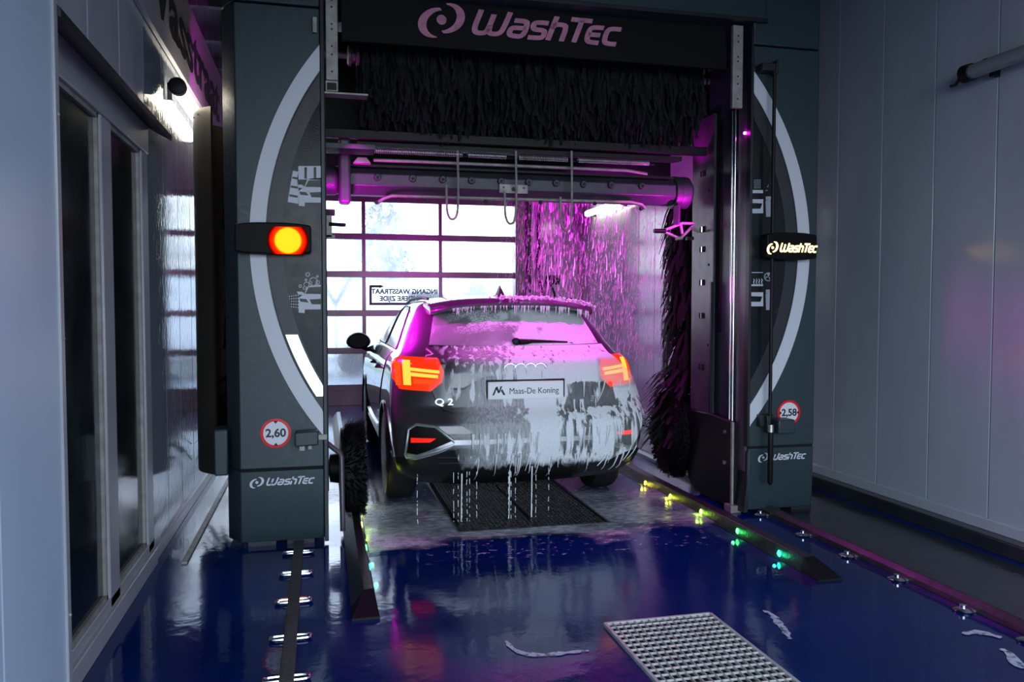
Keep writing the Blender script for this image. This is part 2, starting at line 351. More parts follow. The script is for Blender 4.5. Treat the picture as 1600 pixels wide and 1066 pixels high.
# front sectional glass door
wf = struct('wall_front'); mk('wall_return', bx(3.02,RW+.1,FD-.02,FD+.2,0,HC), M['wall'], wf); mk('wall_header', bx(LW-.1,3.02,FD-.02,FD+.2,3.06,HC), M['wall'], wf)
mk('jamb_post', bx(2.89,3.03,FD-.10,FD+.1,0,HC), M['doorframe'], wf, bevel=.006); mk('jamb_track', bx(3.06,3.12,FD-.16,FD-.02,0,HC), M['steel_dark'], wf, bevel=.004)
mk('jamb_conduit', B().tube([(3.26,FD-.06,HC),(3.26,FD-.06,1.9),(3.34,FD-.06,1.6),(3.36,FD-.06,0)], .03), M['steel_dark'], wf, smooth=True)
d2 = struct('door_2')
ZR = [.26,.80,1.35,1.92,2.47,3.02]; XV = [LW,-.51,.62,1.75,2.89]
for k, z in enumerate(ZR): mk('door_rail', bx(LW,2.89,FD-.03,FD+.02,z-.045,z+.045), M['doorframe'], d2, bevel=.004)
mk('bottom_panel', bx(LW,2.89,FD-.04,FD+.02,.0,.22), M['doorframe'], d2, bevel=.004)
for i in range(5):
    for j in range(4):
        if j < 3: mk('door_muntin', bx(XV[j+1]-.027,XV[j+1]+.027,FD-.028,FD+.018,ZR[i]+.045,ZR[i+1]-.045), M['doorframe'], d2, bevel=.004)
def fpane(noise, ramp, m, xyz):
    a = ramp(noise(1.1,(1,1,1),5), .35,.75,.25,.62); c = ramp(noise(70,(1,1,.25),3), .55,.75,0,.45)
    lo = ramp(xyz[2], .8, 2.6, .15, -.05)
    return m('ADD', m('ADD', a, lo), c)
M['pane'] = film('frosted_pane', (.86,.88,.90), .3, fpane, .3, 90)
N, L = nodes(M['pane']); b = N['Principled BSDF']; b.inputs['Transmission Weight'].default_value = .75; b.inputs['IOR'].default_value = 1.05; b.inputs['Roughness'].default_value = .6
for i in range(5):
    for j in range(4):
        mk('door_pane', bx(XV[j]+.02,XV[j+1]-.02,FD-.006,FD+.004,ZR[i]+.04,ZR[i+1]-.04), M['pane'], d2)
# mirrored direction lettering on the pane behind the car
fr = [at(577,475,FD-.01), at(577,447,FD-.01), at(594,447,FD-.01), at(676,475,FD-.01)]
def pq(px,py,Y=FD-.012): return at(px,py,Y)
b = B()
for q in stroke([pq(672,475),pq(579,475),pq(579,447.5),pq(594,447.5)], .035): b.prism(q,'y',FD-.012,FD-.008)
b.prism([pq(593,445),pq(600,447.5),pq(593,450.5)],'y',FD-.012,FD-.008)
mk('printed_arrow_frame', b, M['print_grey'], d2)
text_mesh('printed_text', 'INGANG WASSTRAAT', .098, M['print_grey'], d2, (*[at(632.5,456,FD-.01)[0],FD-.012],at(632,456,FD-.01)[1]), mirror=True, bold=.0035)
text_mesh('printed_text', 'ANDERE ZIJDE', .098, M['print_grey'], d2, (*[at(627,467,FD-.01)[0],FD-.012],at(627,467,FD-.01)[1]), mirror=True, bold=.0035)
# ------------------------------------------------------------------ outside, seen through the glass
t = thing('yield_sign', (1.0,16.0,0), 'pale triangular yield sign on a post outside the glass door', 'sign')
x, z = at(524,452,16); t.location.x = x; ORG[t.name] = Vector((x,16,0))
mk('sign_post', B().tube([(x,16.03,0),(x,16.03,z+.1)], .03), M['galv_dull'], t, smooth=True)
q = [(x-.30,z+.22),(x+.30,z+.22),(x,z-.30)]
mk('sign_face', B().prism(q,'y',15.98,16.0), M['sign_white'], t)
bb = B()
for s in stroke(q+[q[0]], .07): bb.prism(s,'y',15.97,15.98)
mk('sign_border', bb, M['print_grey'], t)
def tree(px, Y, h, label, seed):
    rnd = random.Random(seed); x, _ = at(px,400,Y); t = thing('tree', (x,Y,0), label, 'tree', None)
    mk('trunk', B().tube([(x,Y,0),(x+.1,Y,h*.4),(x,Y,h*.8)], [.18,.13,.05]), M['tree'], t, smooth=True)
    bb = B()
    for k in range(900):
        a = rnd.random()*2*PI; u = rnd.random(); zz = h*(.25+.75*u); r = (h*.30)*(1-u)**.6*rnd.random()**.5+.1
        p = Vector((x+r*math.cos(a), Y+r*math.sin(a), zz)); s = .10+.12*rnd.random()
        e1 = Vector([rnd.gauss(0,1) for _ in range(3)]).normalized()*s; e2 = e1.orthogonal().normalized()*s*.6
        bb.add([p-e1,p+e2,p+e1,p-e2],[(0,1,2,3)])
    mk('crown', bb, M['tree'], t, kind='stuff')
tree(598, 21.6, 4.6, 'bare grey tree seen through the glass door above the mirrored lettering', 3)
tree(748, 34, 3.1, 'small grey tree far outside behind the right door panes', 5)
t = thing('distant_building', (6,45,0), 'long low pale building far outside the glass door', 'building')
mk('wall', bx(-6,14,44,48,0,3.0), M['far_wall'], t); mk('roof', bx(-6.3,14.3,43.7,48.3,3.0,3.3), M['far_white'], t)
for k in range(8): mk('window', bx(-5+k*2.3,-3.6+k*2.3,43.95,44.0,.9,2.2), M['print_grey'], t)
# parked vans outside
def van(px, Y, label, w=1.9, h=2.0, ln=4.6):
    x, _ = at(px,500,Y); t = thing('van', (x,Y,0), label, 'van')
    prof = [(-ln/2,.35),(-ln/2,h*.85),(-ln/2+.3,h),(ln*.12,h),(ln*.30,h*.62),(ln*.46,h*.5),(ln/2,h*.35),(ln/2,.35)]
    mk('body', B().prism([(x+a,c) for a,c in prof],'y',Y,Y+w), M['far_white'], t, bevel=.08)
    mk('side_window', B().prism([(x-ln*.05,h*.6),(x-ln*.05,h*.88),(x+ln*.10,h*.88),(x+ln*.24,h*.6)],'y',Y-.01,Y), M['glass_dark'], t)
    for s in (-.3,.3): mk('wheel', B().lathe([(.33,0),(.33,.2),(.2,.22)], (x+s*ln,Y-.02,.33),'y',20), M['tyre'], t, smooth=True)
van(655, 17, 'white van parked outside behind the mirrored lettering'); van(520, 28, 'pale van standing outside behind the leftmost door panes', h=1.7)

# ================================================================== lamps, banner
def tube_lamp(x, y0, y1, z, s, mat, label, cap0=True, lit_from=None):
    t = thing('wall_lamp', (x,y0,z), label, 'lamp')
    if lit_from is None: mk('tube', B().lathe([(.03,0),(.045,.01),(.045,y1-y0-.01),(.03,y1-y0)], (x,y0,z),'y',20), mat, t, smooth=True)
    else:
        mk('tube', B().lathe([(.03,lit_from),(.043,lit_from+.01),(.043,y1-y0)], (x,y0,z),'y',20), mat, t, smooth=True)
        mk('tube_added_glow', B().lathe([(.043,0),(.043,lit_from)], (x,y0,z),'y',20), M['tube_warm'], t, smooth=True)  # out-of-view end given a warm glow for its reflection on the pillar
    for yy, d in ((y0,-1),(y1,1)):
        mk('end_cap', B().lathe([(.02,-.05*d),(.05,-.035*d),(.054,.03*d),(.046,.035*d)], (x,yy,z),'y',20), M['blackpl'], t, smooth=True)
    for yy in (y0+.12,y1-.12): mk('bracket', B().box(*sorted((x+s*.0,x+s*.1)),yy-.015,yy+.015,z+.035,z+.05).box(*sorted((x+s*.05,x+s*.1)),yy-.015,yy+.015,z-.05,z+.05), M['blackpl'], t)
    mk('cable', B().tube([(x,y1+.05,z),(x+s*.04,y1+.14,z-.03),(x+s*.06,y1+.2,z-.02)], .01), M['blackpl'], t, smooth=True)
    return t
tube_lamp(-.850, 5.36, 6.9, 2.80, -1, M['tube'], 'lit tube lamp on the left wall above the side door canopy')
tube_lamp(3.80, 9.7, 11.15, 2.80, 1, M['tube'], 'lit tube lamp high on the far right wall beyond the water curtain')
tube_lamp(3.80, 2.7, 4.08, 2.84, 1, M['tube_off'], 'grey tube lamp at the upper right on the right wall with a glow added out of view', lit_from=.9)
tube_lamp(-.80, 3.10, 3.60, 3.02, -1, M['tube_off'], 'dark tube lamp at the top edge above the side door')
t = thing('banner_sign', (LW+.03,6.4,3.05), 'long light banner with black lettering high on the left wall', 'sign')
mk('board', bx(LW+.002,LW+.03,4.3,8.6,3.02,3.62), M['banner_w'], t, bevel=.003)
text_mesh('lettering', 'Wasstraat', .50, M['ink'], t, (LW+.033,6.22,3.30), rot=(PI/2,0,PI/2), sx=1.6, bold=.014, ext=.002)
# black clutter near jamb
t = thing('hose_reel', (3.5,11.5,1.5), 'dark hose reel with hanging hose on the far wall behind the water curtain', 'hose reel')
mk('drum', bx(3.36,3.50,11.5,11.62,1.78,1.92), M['blackpl'], t, smooth=True)
mk('hose', B().tube([(3.3,11.55,1.9)]+[(3.35+.08*math.sin(k*.9),11.5,1.8-k*.15) for k in range(11)], .018), M['blackpl'], t, smooth=True)
mk('wall_bracket', bx(3.38,3.52,11.62,11.875,1.8,1.9), M['steel_dark'], t)

# ================================================================== WASH GANTRY
G = thing('wash_gantry', (1.45,5.3,0), 'dark teal car wash portal with two pillars and white circle stripe over the car', 'car wash')
GY = 4.9
def pillar(xo, xi):    # xo = outer edge, xi = inner edge
    s = 1 if xi > xo else -1
    bev = xo + s*.085
    pl = [(xi,GY),(bev,GY),(xo,GY+.16),(xo,GY+.62),(xi,GY+.62)]
    mk('pillar_cover', B().prism(pl,'z',.475,3.19), M['teal'], G, bevel=.006)
    b = B(); lv = [(.02,0.0),(.0,.03),(0,.45),(0,.462)]
    zs = [.03,.12,.462]; ins = [.03,.008,0]
    vs = []; n = 5
    for z, q in zip(zs, ins):
        vs += [(p[0]+(-s*0 if i in (0,4) else 0), p[1]+(q if i in (0,1) else 0), z) for i, p in enumerate(pl)]
    fs = [tuple(range(n)), tuple(range(2*n,3*n))]+[(k*n+i,k*n+(i+1)%n,(k+1)*n+(i+1)%n,(k+1)*n+i) for k in range(2) for i in range(n)]
    mk('base_cover', B().add(vs,fs), M['teal'], G, bevel=.006)
    mk('joint_gap', B().prism([(p[0]*1+(s*.01 if abs(p[0]-xo)<.01 else -s*.004 if abs(p[0]-xi)<.01 else 0), p[1]+(.012 if p[1]<GY+.01 else 0)) for p in pl],'z',.455,.48), M['black'], G)
    mk('top_cover', B().prism(pl,'z',3.20,3.85), M['teal'], G, bevel=.008)
    mk('foot', B().box(min(xo,xi)+.12,min(xo,xi)+.28,GY+.05,GY+.5,0,.04).box(max(xo,xi)-.22,max(xo,xi)-.06,GY+.05,GY+.5,0,.04), M['steel_dark'], G)
pillar(-.555,.01); pillar(3.43,2.845)
mk('edge_profile', bx(.01,.035,GY-.012,GY+.05,.02,3.8), M['steel_dark'], G, bevel=.004)
mk('edge_profile', B().prism([(2.845,.02),(2.81,.02),(2.835,.22),(2.835,.44),(2.845,.44)],'y',GY+.0,GY+.5), M['steel_dark'], G, bevel=.003)
mk('edge_profile', bx(2.825,2.845,GY-.012,GY+.04,.48,3.3), M['steel_dark'], G, bevel=.003)
# circle stripe, inner ring and dark field, clipped by the pillar's inner edge
CX0, CZ0 = 1.445, 1.82
def ringpolys(r0, r1, side, z0=.5, z1=3.17, a0=None, a1=None, n=60):
    out = []
    xe = .008 if side < 0 else 2.848
    def clip(r, z):
        x = math.sqrt(max(0,r*r-(z-CZ0)**2)); X = CX0+side*x
        return min(X, xe) if side < 0 else max(X, xe)
    for k in range(n):
        za, zb = z0+(z1-z0)*k/n, z0+(z1-z0)*(k+1)/n
        q = [(clip(r1,za),za),(clip(r1,zb),zb),(clip(r0,zb),zb),(clip(r0,za),za)]
        if abs(q[0][0]-q[3][0])+abs(q[1][0]-q[2][0]) > 1e-4: out.append(q)
    return out
for side in (-1,1):
    decal('dark_field', ringpolys(0,1.75,side,.93,2.82), GY-.001, M['teal_dark'], G, .002)
    decal('inner_ring', ringpolys(1.66,1.745,side,.80,2.9), GY-.0035, M['ringgrey'], G, .0015)
    decal('white_stripe', ringpolys(1.755,1.845,side,.5,3.17,n=140), GY-.001, M['white_vinyl'], G, .004)
decal('lit_ring_segment', ringpolys(1.672,1.738,-1,.90,1.27,n=24), GY-.006, M['ringlit'], G, .002, label='glowing white segment of the circle ring')
# front lip and brand panel
mk('front_lip', B().prism([(GY-.03,3.345),(GY-.03,3.9),(GY+.7,3.9),(GY+.7,3.36),(GY+.02,3.345)],'x',.01,2.92), M['teal'], G, bevel=.008)
mk('lip_edge', bx(.01,2.93,GY-.04,GY-.02,3.335,3.36), M['steel_dark'], G, bevel=.003)
mk('brand_panel', B().prism([(GY+.10,3.05),(GY+.12,3.36),(GY+.15,3.36),(GY+.13,3.05)],'x',.14,2.70), M['brandpanel'], G)
x0 = at(653,40,5.01)[0]; x1 = at(972,40,5.01)[0]
brand(x0, 3.155, .155, x1-x0, GY+.104, M['brandpink'], G, .004, lambda v: (v[0], v[1]+(v[2]-3.05)*.06-.001, v[2]), 'dull pink brand marking')
mk('roof_frame', B().box(.0,2.85,5.5,6.9,3.6,3.85).box(.0,.12,5.5,6.9,3.2,3.6).box(2.73,2.85,5.5,6.9,3.2,3.6), M['steel_dark'], G)
mk("rear_frame", B().box(-.5,-.40,6.5,6.7,.15,3.7), M['blackpl'], G)
mk('rear_frame', B().box(3.30,3.42,5.52,5.75,.15,3.7), M['blackpl'], G)
mk('rear_frame', B().box(3.30,3.42,6.5,6.7,.15,3.7), M['blackpl'], G)
mk('added_dark_block', B().prism([(6.2,2.50),(6.2,3.5),(6.75,3.5),(6.75,2.62)],'x',.0,2.85), M['blackpl'], G, bevel=.01)  # dark box added to block the magenta-lit wall behind the beam
mk('added_light_housing', bx(-.03,.015,6.0,6.56,1.15,1.8), M['blackpl'], G, bevel=.004)  # housing added for the unseen magenta light beside the car
# galvanised guide rails at the top
for xa, xb, za in ((.045,.115,2.79),(2.715,2.79,2.78)):
    r = mk('guide_rail', bx(xa,xb,GY+.04,GY+.07,za,3.33), M['galv_dull'], G, bevel=.003, label='short galvanised strip with drilled holes')
    for z in (3.26,3.22,3.12,3.09,2.99,2.94,2.84): mk('bolt_hole', B().lathe([(.006,-.002),(.006,.001)], ((xa+xb)/2,GY+.04,z),'y',10), M['ink'], r)
mk('rail_end_box', bx(.04,.115,GY+.03,GY+.10,2.72,2.785), M['galv_dull'], G, bevel=.004); mk('rail_end_box', bx(.05,.105,GY+.025,GY+.03,2.728,2.77), M['blackpl'], G)
mk('shelf_bracket', B().box(.03,.29,GY+.02,GY+.12,2.705,2.715), M['galv_dull'], G)
mk('shelf_bracket', B().box(.03,.35,GY+.3,GY+.5,2.44,2.47), M['steel_dark'], G)
# right inner side: column, twin rods, recess, slotted plate, lower cover
mk('inner_column', bx(2.83,2.86,GY+.03,5.06,.3,2.9), M['steelplate'], G, bevel=.003)
led = mk('magenta_lamp', B().lathe([(.010,0),(.010,.012),(.004,.016)], (2.83,5.0-.035,2.62),'x',12).map(lambda v:(2.83-(v[0]-2.83),v[1],v[2])), M['magled'], G, label='small glowing magenta lamp')
for y in (5.075,5.115): mk('guide_rod', B().tube([(2.815,y,.62),(2.815,y,2.80)], .009,12), M['chrome'], G, smooth=True)
mk('recess_back', bx(2.90,2.93,5.06,5.42,.3,3.2), M['blackpl'], G); mk('cable_chain', bx(2.84,2.89,5.30,5.36,1.25,2.8), M['blackpl'], G, bevel=.004)
for k in range(40): pass
pl = mk('slotted_plate', bx(2.81,2.83,5.37,5.72,.64,2.85), M['steelplate'], G, bevel=.004)
for z in (2.44,2.02,1.87,1.62,1.37,.98):
    mk('slot', bx(2.804,2.811,5.50,5.58,z-.022,z+.022), M['black'], pl, bevel=.003); mk('slot_bolt', bx(2.80,2.806,5.53,5.545,z-.02,z+.02), M['chrome'], pl)
for z in (2.3,1.75,1.15): mk('plate_hole', B().lathe([(.010,0),(.010,.004)], (2.807,5.44,z),'x',10), M['black'], pl)
mk('plate_edge', bx(2.79,2.812,5.36,5.38,.64,1.62), M['steel_dark'], G)
mk('panel_lower', B().prism([(5.03,.02),(5.03,.63),(5.35,.65),(5.72,.64),(5.72,.10),(5.6,.02)],'x',2.79,2.86), M['blackpl'], G, bevel=.01)
mk('lower_edge', bx(2.785,2.80,5.02,5.04,.0,.63), M['galv_dull'], G); mk('base_bracket', bx(2.76,2.84,4.98,5.08,0,.05), M['galv_dull'], G, bevel=.003)
for z in (.33,.55): mk('latch', B().lathe([(.014,0),(.012,.014)], (2.775,5.12,z),'x',12), M['galv'], G, smooth=True)
mk('panel_inner_left', bx(-.01,.04,5.0,5.5,.3,2.9), M['blackpl'], G)
# bent splash shield outside the left pillar
sh = B(); prof = []
for k in range(15):
    a = PI*.5 + PI*.86*k/14; prof.append((-.575+.262*math.cos(a), 5.88+.34*math.sin(a)))
n = len(prof); pts = [(x,y,z) for z in (.32,2.745) for x,y in prof]+[(x*.985,y+.01,z) for z in (.32,2.745) for x,y in prof]
sh.add(pts, [(i,i+1,n+i+1,n+i) for i in range(n-1)]+[(2*n+i,2*n+i+1,3*n+i+1,3*n+i) for i in range(n-1)]+[(n+i,n+i+1,3*n+i+1,3*n+i) for i in range(n-1)]+[(i,i+1,2*n+i+1,2*n+i) for i in range(n-1)])
mk('splash_shield', sh, M['shield'], G, smooth=True, label='curved dark plastic guard outside the left pillar')
mk('shield_rivets', B().lathe([(.006,0),(.004,-.006)],(-.81,5.73,2.70),'y',8).lathe([(.006,0),(.004,-.006)],(-.775,5.65,2.705),'y',8), M['ink'], G)
# small boxes on the pillar fronts
mk('sensor_box', B().prism([(-.155,.615),(-.155,.70),(-.02,.705),(-.02,.62)],'y',GY-.10,GY), M['teal'], G, bevel=.008)
mk('sensor_bracket', B().box(-.13,-.10,GY-.06,GY-.03,.585,.615).box(-.08,-.06,GY-.05,GY-.04,.59,.615).box(-.02,.03,GY-.02,GY,.64,.67), M['galv_dull'], G)
mk('side_box', bx(-.63,-.55,GY+.12,GY+.3,.42,.70), M['teal'], G, bevel=.01)
mk('small_bracket', bx(-.03,-.005,GY-.03,GY,3.04,3.13), M['galv_dull'], G, bevel=.003)
mk('sensor_box', bx(2.985,3.110,GY-.14,GY-.02,.580,.675), M['teal'], G, bevel=.008)
mk('sensor_bracket', B().box(2.90,3.0,GY-.05,GY,.62,.70).box(2.93,2.95,GY-.09,GY-.05,.58,.70), M['steel_dark'], G, bevel=.003)
# pictograms, left pillar (traced in 4.1x zoom coordinates)
def zp(pts, ox, oy, sc): return [at(ox+p[0]/sc, oy+p[1]/sc, GY-.005) for p in pts]
def rect(a,b_,c,d): return [(a,b_),(c,b_),(c,d),(a,d)]
def pict_car(dy):
    L_ = [[(150,240+dy),(188,212+dy),(205,168+dy),(225,160+dy),(292,156+dy),(292,314+dy),(190,314+dy),(188,338+dy),(150,334+dy)],[(140,200+dy),(168,200+dy),(185,208+dy),(180,222+dy),(148,218+dy)]]
    D_ = [[(192,214+dy),(214,172+dy),(292,168+dy),(292,216+dy)],[(155,244+dy),(200,248+dy),(214,270+dy),(162,264+dy)],[(220,250+dy),(292,246+dy),(292,282+dy),(234,280+dy)]]
    return L_, D_
def picts(groups, ox, oy, sc):
    for nm, lab, lp, dp in groups:
        decal(nm, [zp(q,ox,oy,sc) for q in lp], GY-.003, M['pict'], G, .0015, label=lab, kind='stuff')
        if dp: decal('pictogram_cutout', [zp(q,ox,oy,sc) for q in dp], GY-.0045, M['teal_dark'], G, .0015, kind='stuff')
def circ(cx,cy,r,n=18): return [(cx+r*math.cos(2*PI*k/n), cy+r*math.sin(2*PI*k/n)) for k in range(n+1)]
a, c_ = pict_car(0)
g1 = ('pictogram','white pictogram of a half car with washing brushes', a+[rect(148,80,292,166), [(113,110),(148,116),(140,160),(150,240),(148,322),(80,310)]], c_+[rect(187,88,203,160), rect(247,88,263,160), [(112,148),(148,154),(148,168),(108,160)],[(102,204),(146,212),(146,226),(98,218)],[(92,260),(144,270),(144,284),(90,275)]])
a, c_ = pict_car(685)
for r0 in range(5):
    for q in range(6): a.append(rect(74+q*14,914+r0*15+q*(-2+r0)*1.0,80+q*14,921+r0*15+q*(-2+r0)))
for cx,cy,r in ((208,775,12),(270,788,6),(245,820,25),(200,840,16),(225,828,10),(272,826,11),(197,810,6),(160,850,8),(188,862,9)): a += stroke(circ(cx,cy,r), 4)
picts([g1,('pictogram','white pictogram of a half car with foam bubbles and spray', a, c_)],430,240,4.1)
gs = []
for dy in (0,705):
    lp = [rect(66,152+dy,158,258+dy), [(176,165+dy),(214,150+dy),(214,285+dy),(180,286+dy)], [(178,132+dy),(215,130+dy),(222,150+dy),(178,160+dy)]]
    dp = [[(60,180+dy),(150,184+dy),(136,224+dy),(60,224+dy)]]
    if dy == 0:
        lp += [rect(68,82,156,106),[(185,60),(200,40),(196,60)], [(178,82),(196,84),(180,90)]]
        for i in range(6):
            for j in range(5): lp.append(rect(90+j*11,4+i*12,95+j*11,9+i*12))
    else:
        lp += [rect(68,704,156,710), rect(68,796,156,810)]
        for k in range(4): lp += stroke([(85+k*20,755),(92+k*20,768),(84+k*20,780),(92+k*20,792)],6)
        lp += stroke(circ(198,740,30),7); lp += [[(198,740),(185,715),(210,715)],[(198,740),(222,750),(210,766)],[(198,740),(176,752),(180,735)]]
    gs.append(('pictogram','white pictogram of a car under a spray bar' if dy == 0 else 'white pictogram of a car with fan and warm air', lp, dp))
picts(gs,1160,280,4.845)
for px, py, w_ in ((390,760,102),(1184,720,75)):
    x, z = at(px,py,GY); x2,_ = at(px+w_,py,GY)
    brand(x, z, (x2-x)/8.3, x2-x, GY-.001, M['white_vinyl'], G, .0015, None, 'white brand marking on the base cover')
# round limit signs
def limit_sign(px, py, txt, label, arrows):
    x, z = at(px,py,GY); s = thing('limit_sign', (x,GY,z), label, 'sign'); y = GY-.006; R = .088
    mk('red_ring', B().lathe([(R,0),(R,-.004),(R-.016,-.0045)], (x,y+.004,z),'y',40), M['sign_red'], s)
    mk('sign_face', B().lathe([(R-.016,0),(R-.017,-.0012)], (x,y-.0005,z),'y',40), M['sign_white'], s)
    text_mesh('digits', txt, .068, M['ink'], s, (x,y-.0025,z), bold=.0018, ext=.0006)
    for a in arrows: mk('arrow_mark', B().prism([(x+p*math.cos(a)-q*math.sin(a), z+p*math.sin(a)+q*math.cos(a)) for p,q in ((.056,0),(.074,.014),(.074,-.014))],'y',y-.003,y-.002), M['ink'], s)
limit_sign(431,677,'2,60','round red rimmed height limit sign reading 2,60 on the left pillar',(PI/2,-PI/2))
limit_sign(1232,645,'2,58','round red rimmed width limit sign reading 2,58 on the right pillar',(0,PI))
# signal displays
def display(xa, xb, label):
    zc = 1.83 if xa < 1 else 1.845; h = .092; t = thing('display_panel', ((xa+xb)/2,GY-.05,zc), label, 'display')
    n = 14; pts = []
    for k in range(n+1): u = k/n*2-1; pts.append(((xa+xb)/2+u*(xb-xa)/2, zc+h*(1-.16*u**2*abs(u))))
    for k in range(n,-1,-1): u = k/n*2-1; pts.append(((xa+xb)/2+u*(xb-xa)/2, zc-h*(1-.16*u**2*abs(u))))
    mk('housing', B().prism(pts,'y',GY-.10,GY), M['blackpl'], t, bevel=.012, seg=3)
    c0 = (xa+xb)/2; pts2 = [(c0+(p[0]-c0)*.95, zc+(p[1]-zc)*.9) for p in pts]
    mk('front_screen', B().prism(pts2,'y',GY-.1015,GY-.099), M['blackgloss'], t); return t, zc
t, zc = display(-.475,-.05,'black signal display with glowing orange disc on the left pillar')
x,_ = at(450,376,GY-.1); zc = at(450,376,GY-.1)[1]
M['signal'] = bpy.data.materials.new('signal_lamp'); M['signal'].use_nodes = True; N, L = nodes(M['signal']); N.remove(N['Principled BSDF'])
g = N.new('ShaderNodeTexCoord'); mp = N.new('ShaderNodeVectorMath'); mp.operation = 'DISTANCE'; mp.inputs[1].default_value = (x-org(t).x, -.053, zc-org(t).z)
L.new(g.outputs['Object'], mp.inputs[0]); cr = N.new('ShaderNodeValToRGB'); mr = N.new('ShaderNodeMapRange'); mr.inputs[2].default_value = .115
L.new(mp.outputs['Value'], mr.inputs[0]); L.new(mr.outputs[0], cr.inputs[0]); e = cr.color_ramp.elements
e[0].position = .0; e[0].color = (1,.42,.01,1); e[1].position = 1; e[1].color = (.02,0,0,1)
for p, c_ in ((.60,(1,.40,.01,1)),(.68,(1,.03,0,1)),(.82,(.6,.005,0,1)),(.95,(.06,0,0,1))): q = e.new(p); q.color = c_
ch = N.new('ShaderNodeTexChecker'); ch.inputs['Scale'].default_value = 260; L.new(g.outputs['Object'], ch.inputs[0]); ch.inputs[1].default_value = (1,1,1,1); ch.inputs[2].default_value = (.72,.72,.72,1)
mx = N.new('ShaderNodeMix'); mx.data_type = 'RGBA'; mx.blend_type = 'MULTIPLY'; mx.inputs['Factor'].default_value = 1; L.new(cr.outputs[0], mx.inputs['A']); L.new(ch.outputs[0], mx.inputs['B'])
em = N.new('ShaderNodeEmission'); em.inputs[1].default_value = 1.9; L.new(mx.outputs['Result'], em.inputs[0]); L.new(em.outputs[0], N['Material Output'].inputs[0])
rr = .115; mk('signal_disc', B().prism([(x+max(-rr,min(.125,rr*math.cos(a))), zc+max(-.079,min(.079,rr*math.sin(a)))) for a in [k*PI/24 for k in range(48)]],'y',GY-.104,GY-.102), M['signal'], t, label='glowing orange and red led disc')
t, zc = display(2.905,3.285,'black display with glowing amber lettering on the right pillar')
x, z = at(1198,393,GY-.1); x2,_ = at(1277,393,GY-.1)
brand(x, z, (x2-x)/6.6, x2-x, GY-.102, M['amber'], t, .002, None, 'glowing amber brand marking')
# switch rod hanging at the right pillar
t = thing('switch_rod', (2.96,GY-.1,.25), 'thin black switch rod hanging in front of the right pillar', 'rod')
mk('top_arm', B().box(2.86,2.97,GY-.09,GY-.02,3.005,3.055).box(2.955,2.975,GY-.10,GY-.02,2.985,3.075), M['steel_dark'], t, bevel=.004)
mk('rod', B().tube([(2.955,GY-.08,3.01),(2.955,GY-.08,.6)], .012,10), M['blackpl'], t, smooth=True)
mk('handle', B().tube([(2.95,GY-.10,.62),(2.95,GY-.10,.25),(2.95,GY-.10,.23)], [.018,.018,.008],12), M['blackpl'], t, smooth=True)
mk('clamp', B().lathe([(.02,0),(.02,.05)], (2.95,GY-.10,.59),'z',12), M['galv'], t, smooth=True)
# ------------------------------------------------------------------ brushes
def strip(b, p0, d, L, w, wdir, rnd, seg=5, grav=.42, wig=.012):
    """a felt strip: leaves p0 along d, then bends down under its own weight"""
    p = Vector(p0); d = Vector(d).normalized(); vs = []; s = L/seg
    for k in range(seg+1):
        ww = w*(1 if k < seg-1 else .8 if k < seg else .45)
        o = Vector(wdir)*ww/2; j = Vector((rnd.gauss(0,wig),rnd.gauss(0,wig),0))*(k/seg)
        vs += [p+j-o, p+j+o]
        d = (d+Vector((0,0,-1))*grav*(1+k*.7)).normalized(); p = p+d*s
    b.add(vs, [(2*k,2*k+1,2*k+3,2*k+2) for k in range(seg)])
rnd = random.Random(11)
OB = thing('overhead_brush', (1.48,5.55,3.08), 'big black horizontal felt brush hanging across the top of the portal', 'brush')
BC = (1.48,5.56,3.13)
mk('brush_core', B().lathe([(.10,-1.2),(.12,-1.18),(.12,1.18),(.10,1.2)], BC, 'x', 24), M['blackpl'], OB, smooth=True)
mk('brush_shaft', B().lathe([(.022,-1.45),(.022,1.38)], BC, 'x', 14), M['galv_dull'], OB, smooth=True)
for xx in (-1.29,1.2): mk('shaft_hub', B().lathe([(.05,0),(.066,.008),(.066,.025),(.05,.03),(.05,.055),(.066,.06),(.066,.08),(.05,.09)], (BC[0]+xx,BC[1],BC[2]), 'x', 18), M['galv_dull'], OB, smooth=True, angle=30)
b = B()
for i in range(74):
    x0 = .30+2.36*i/73
    for k in range(34):
        th = -PI/2 + 2*PI*(k+rnd.random()*.8)/34; L = .40+.06*rnd.random()+.03*math.sin(x0*9)
        a = rnd.gauss(0,.5)
        strip(b, (x0+rnd.gauss(0,.012), BC[1]+.12*math.cos(th), BC[2]+.12*math.sin(th)), (rnd.gauss(0,.08), math.cos(th), math.sin(th)), L, .020+.018*rnd.random(), (math.cos(a),math.sin(a),0), rnd)
mk('felt_strips', b, M['felt'], OB, kind='stuff')
def side_brush(cx, cy, label, seed, rs=1.0):
    rnd = random.Random(seed); t = thing('side_brush', (cx,cy,.3), label, 'brush', None)
    mk('brush_core', B().lathe([(.07,0),(.08,.01),(.08,2.15),(.07,2.16)], (cx,cy,.35),'z',18), M['blackpl'], t, smooth=True)
    b = B(); z = .45
    while z < 2.46:
        r = rs*(.34 if z > 1.0 else .34+.10*(1-z))
        for k in range(26):
            th = 2*PI*(k+rnd.random())/26
            strip(b, (cx+.08*math.cos(th),cy+.08*math.sin(th),z+rnd.gauss(0,.02)), (math.cos(th),math.sin(th),.25 if z>1 else .1), r*(1.15+.3*rnd.random()), .035+.02*rnd.random(), (-math.sin(th),math.cos(th),0), rnd, seg=4, grav=(.42 if z > 1.0 else .14), wig=.01)
        z += .052
    mk('felt_strips', b, M['felt_side'], t, kind='stuff'); return t
side_brush(3.13,6.16,'tall black vertical felt brush parked behind the right pillar',3)
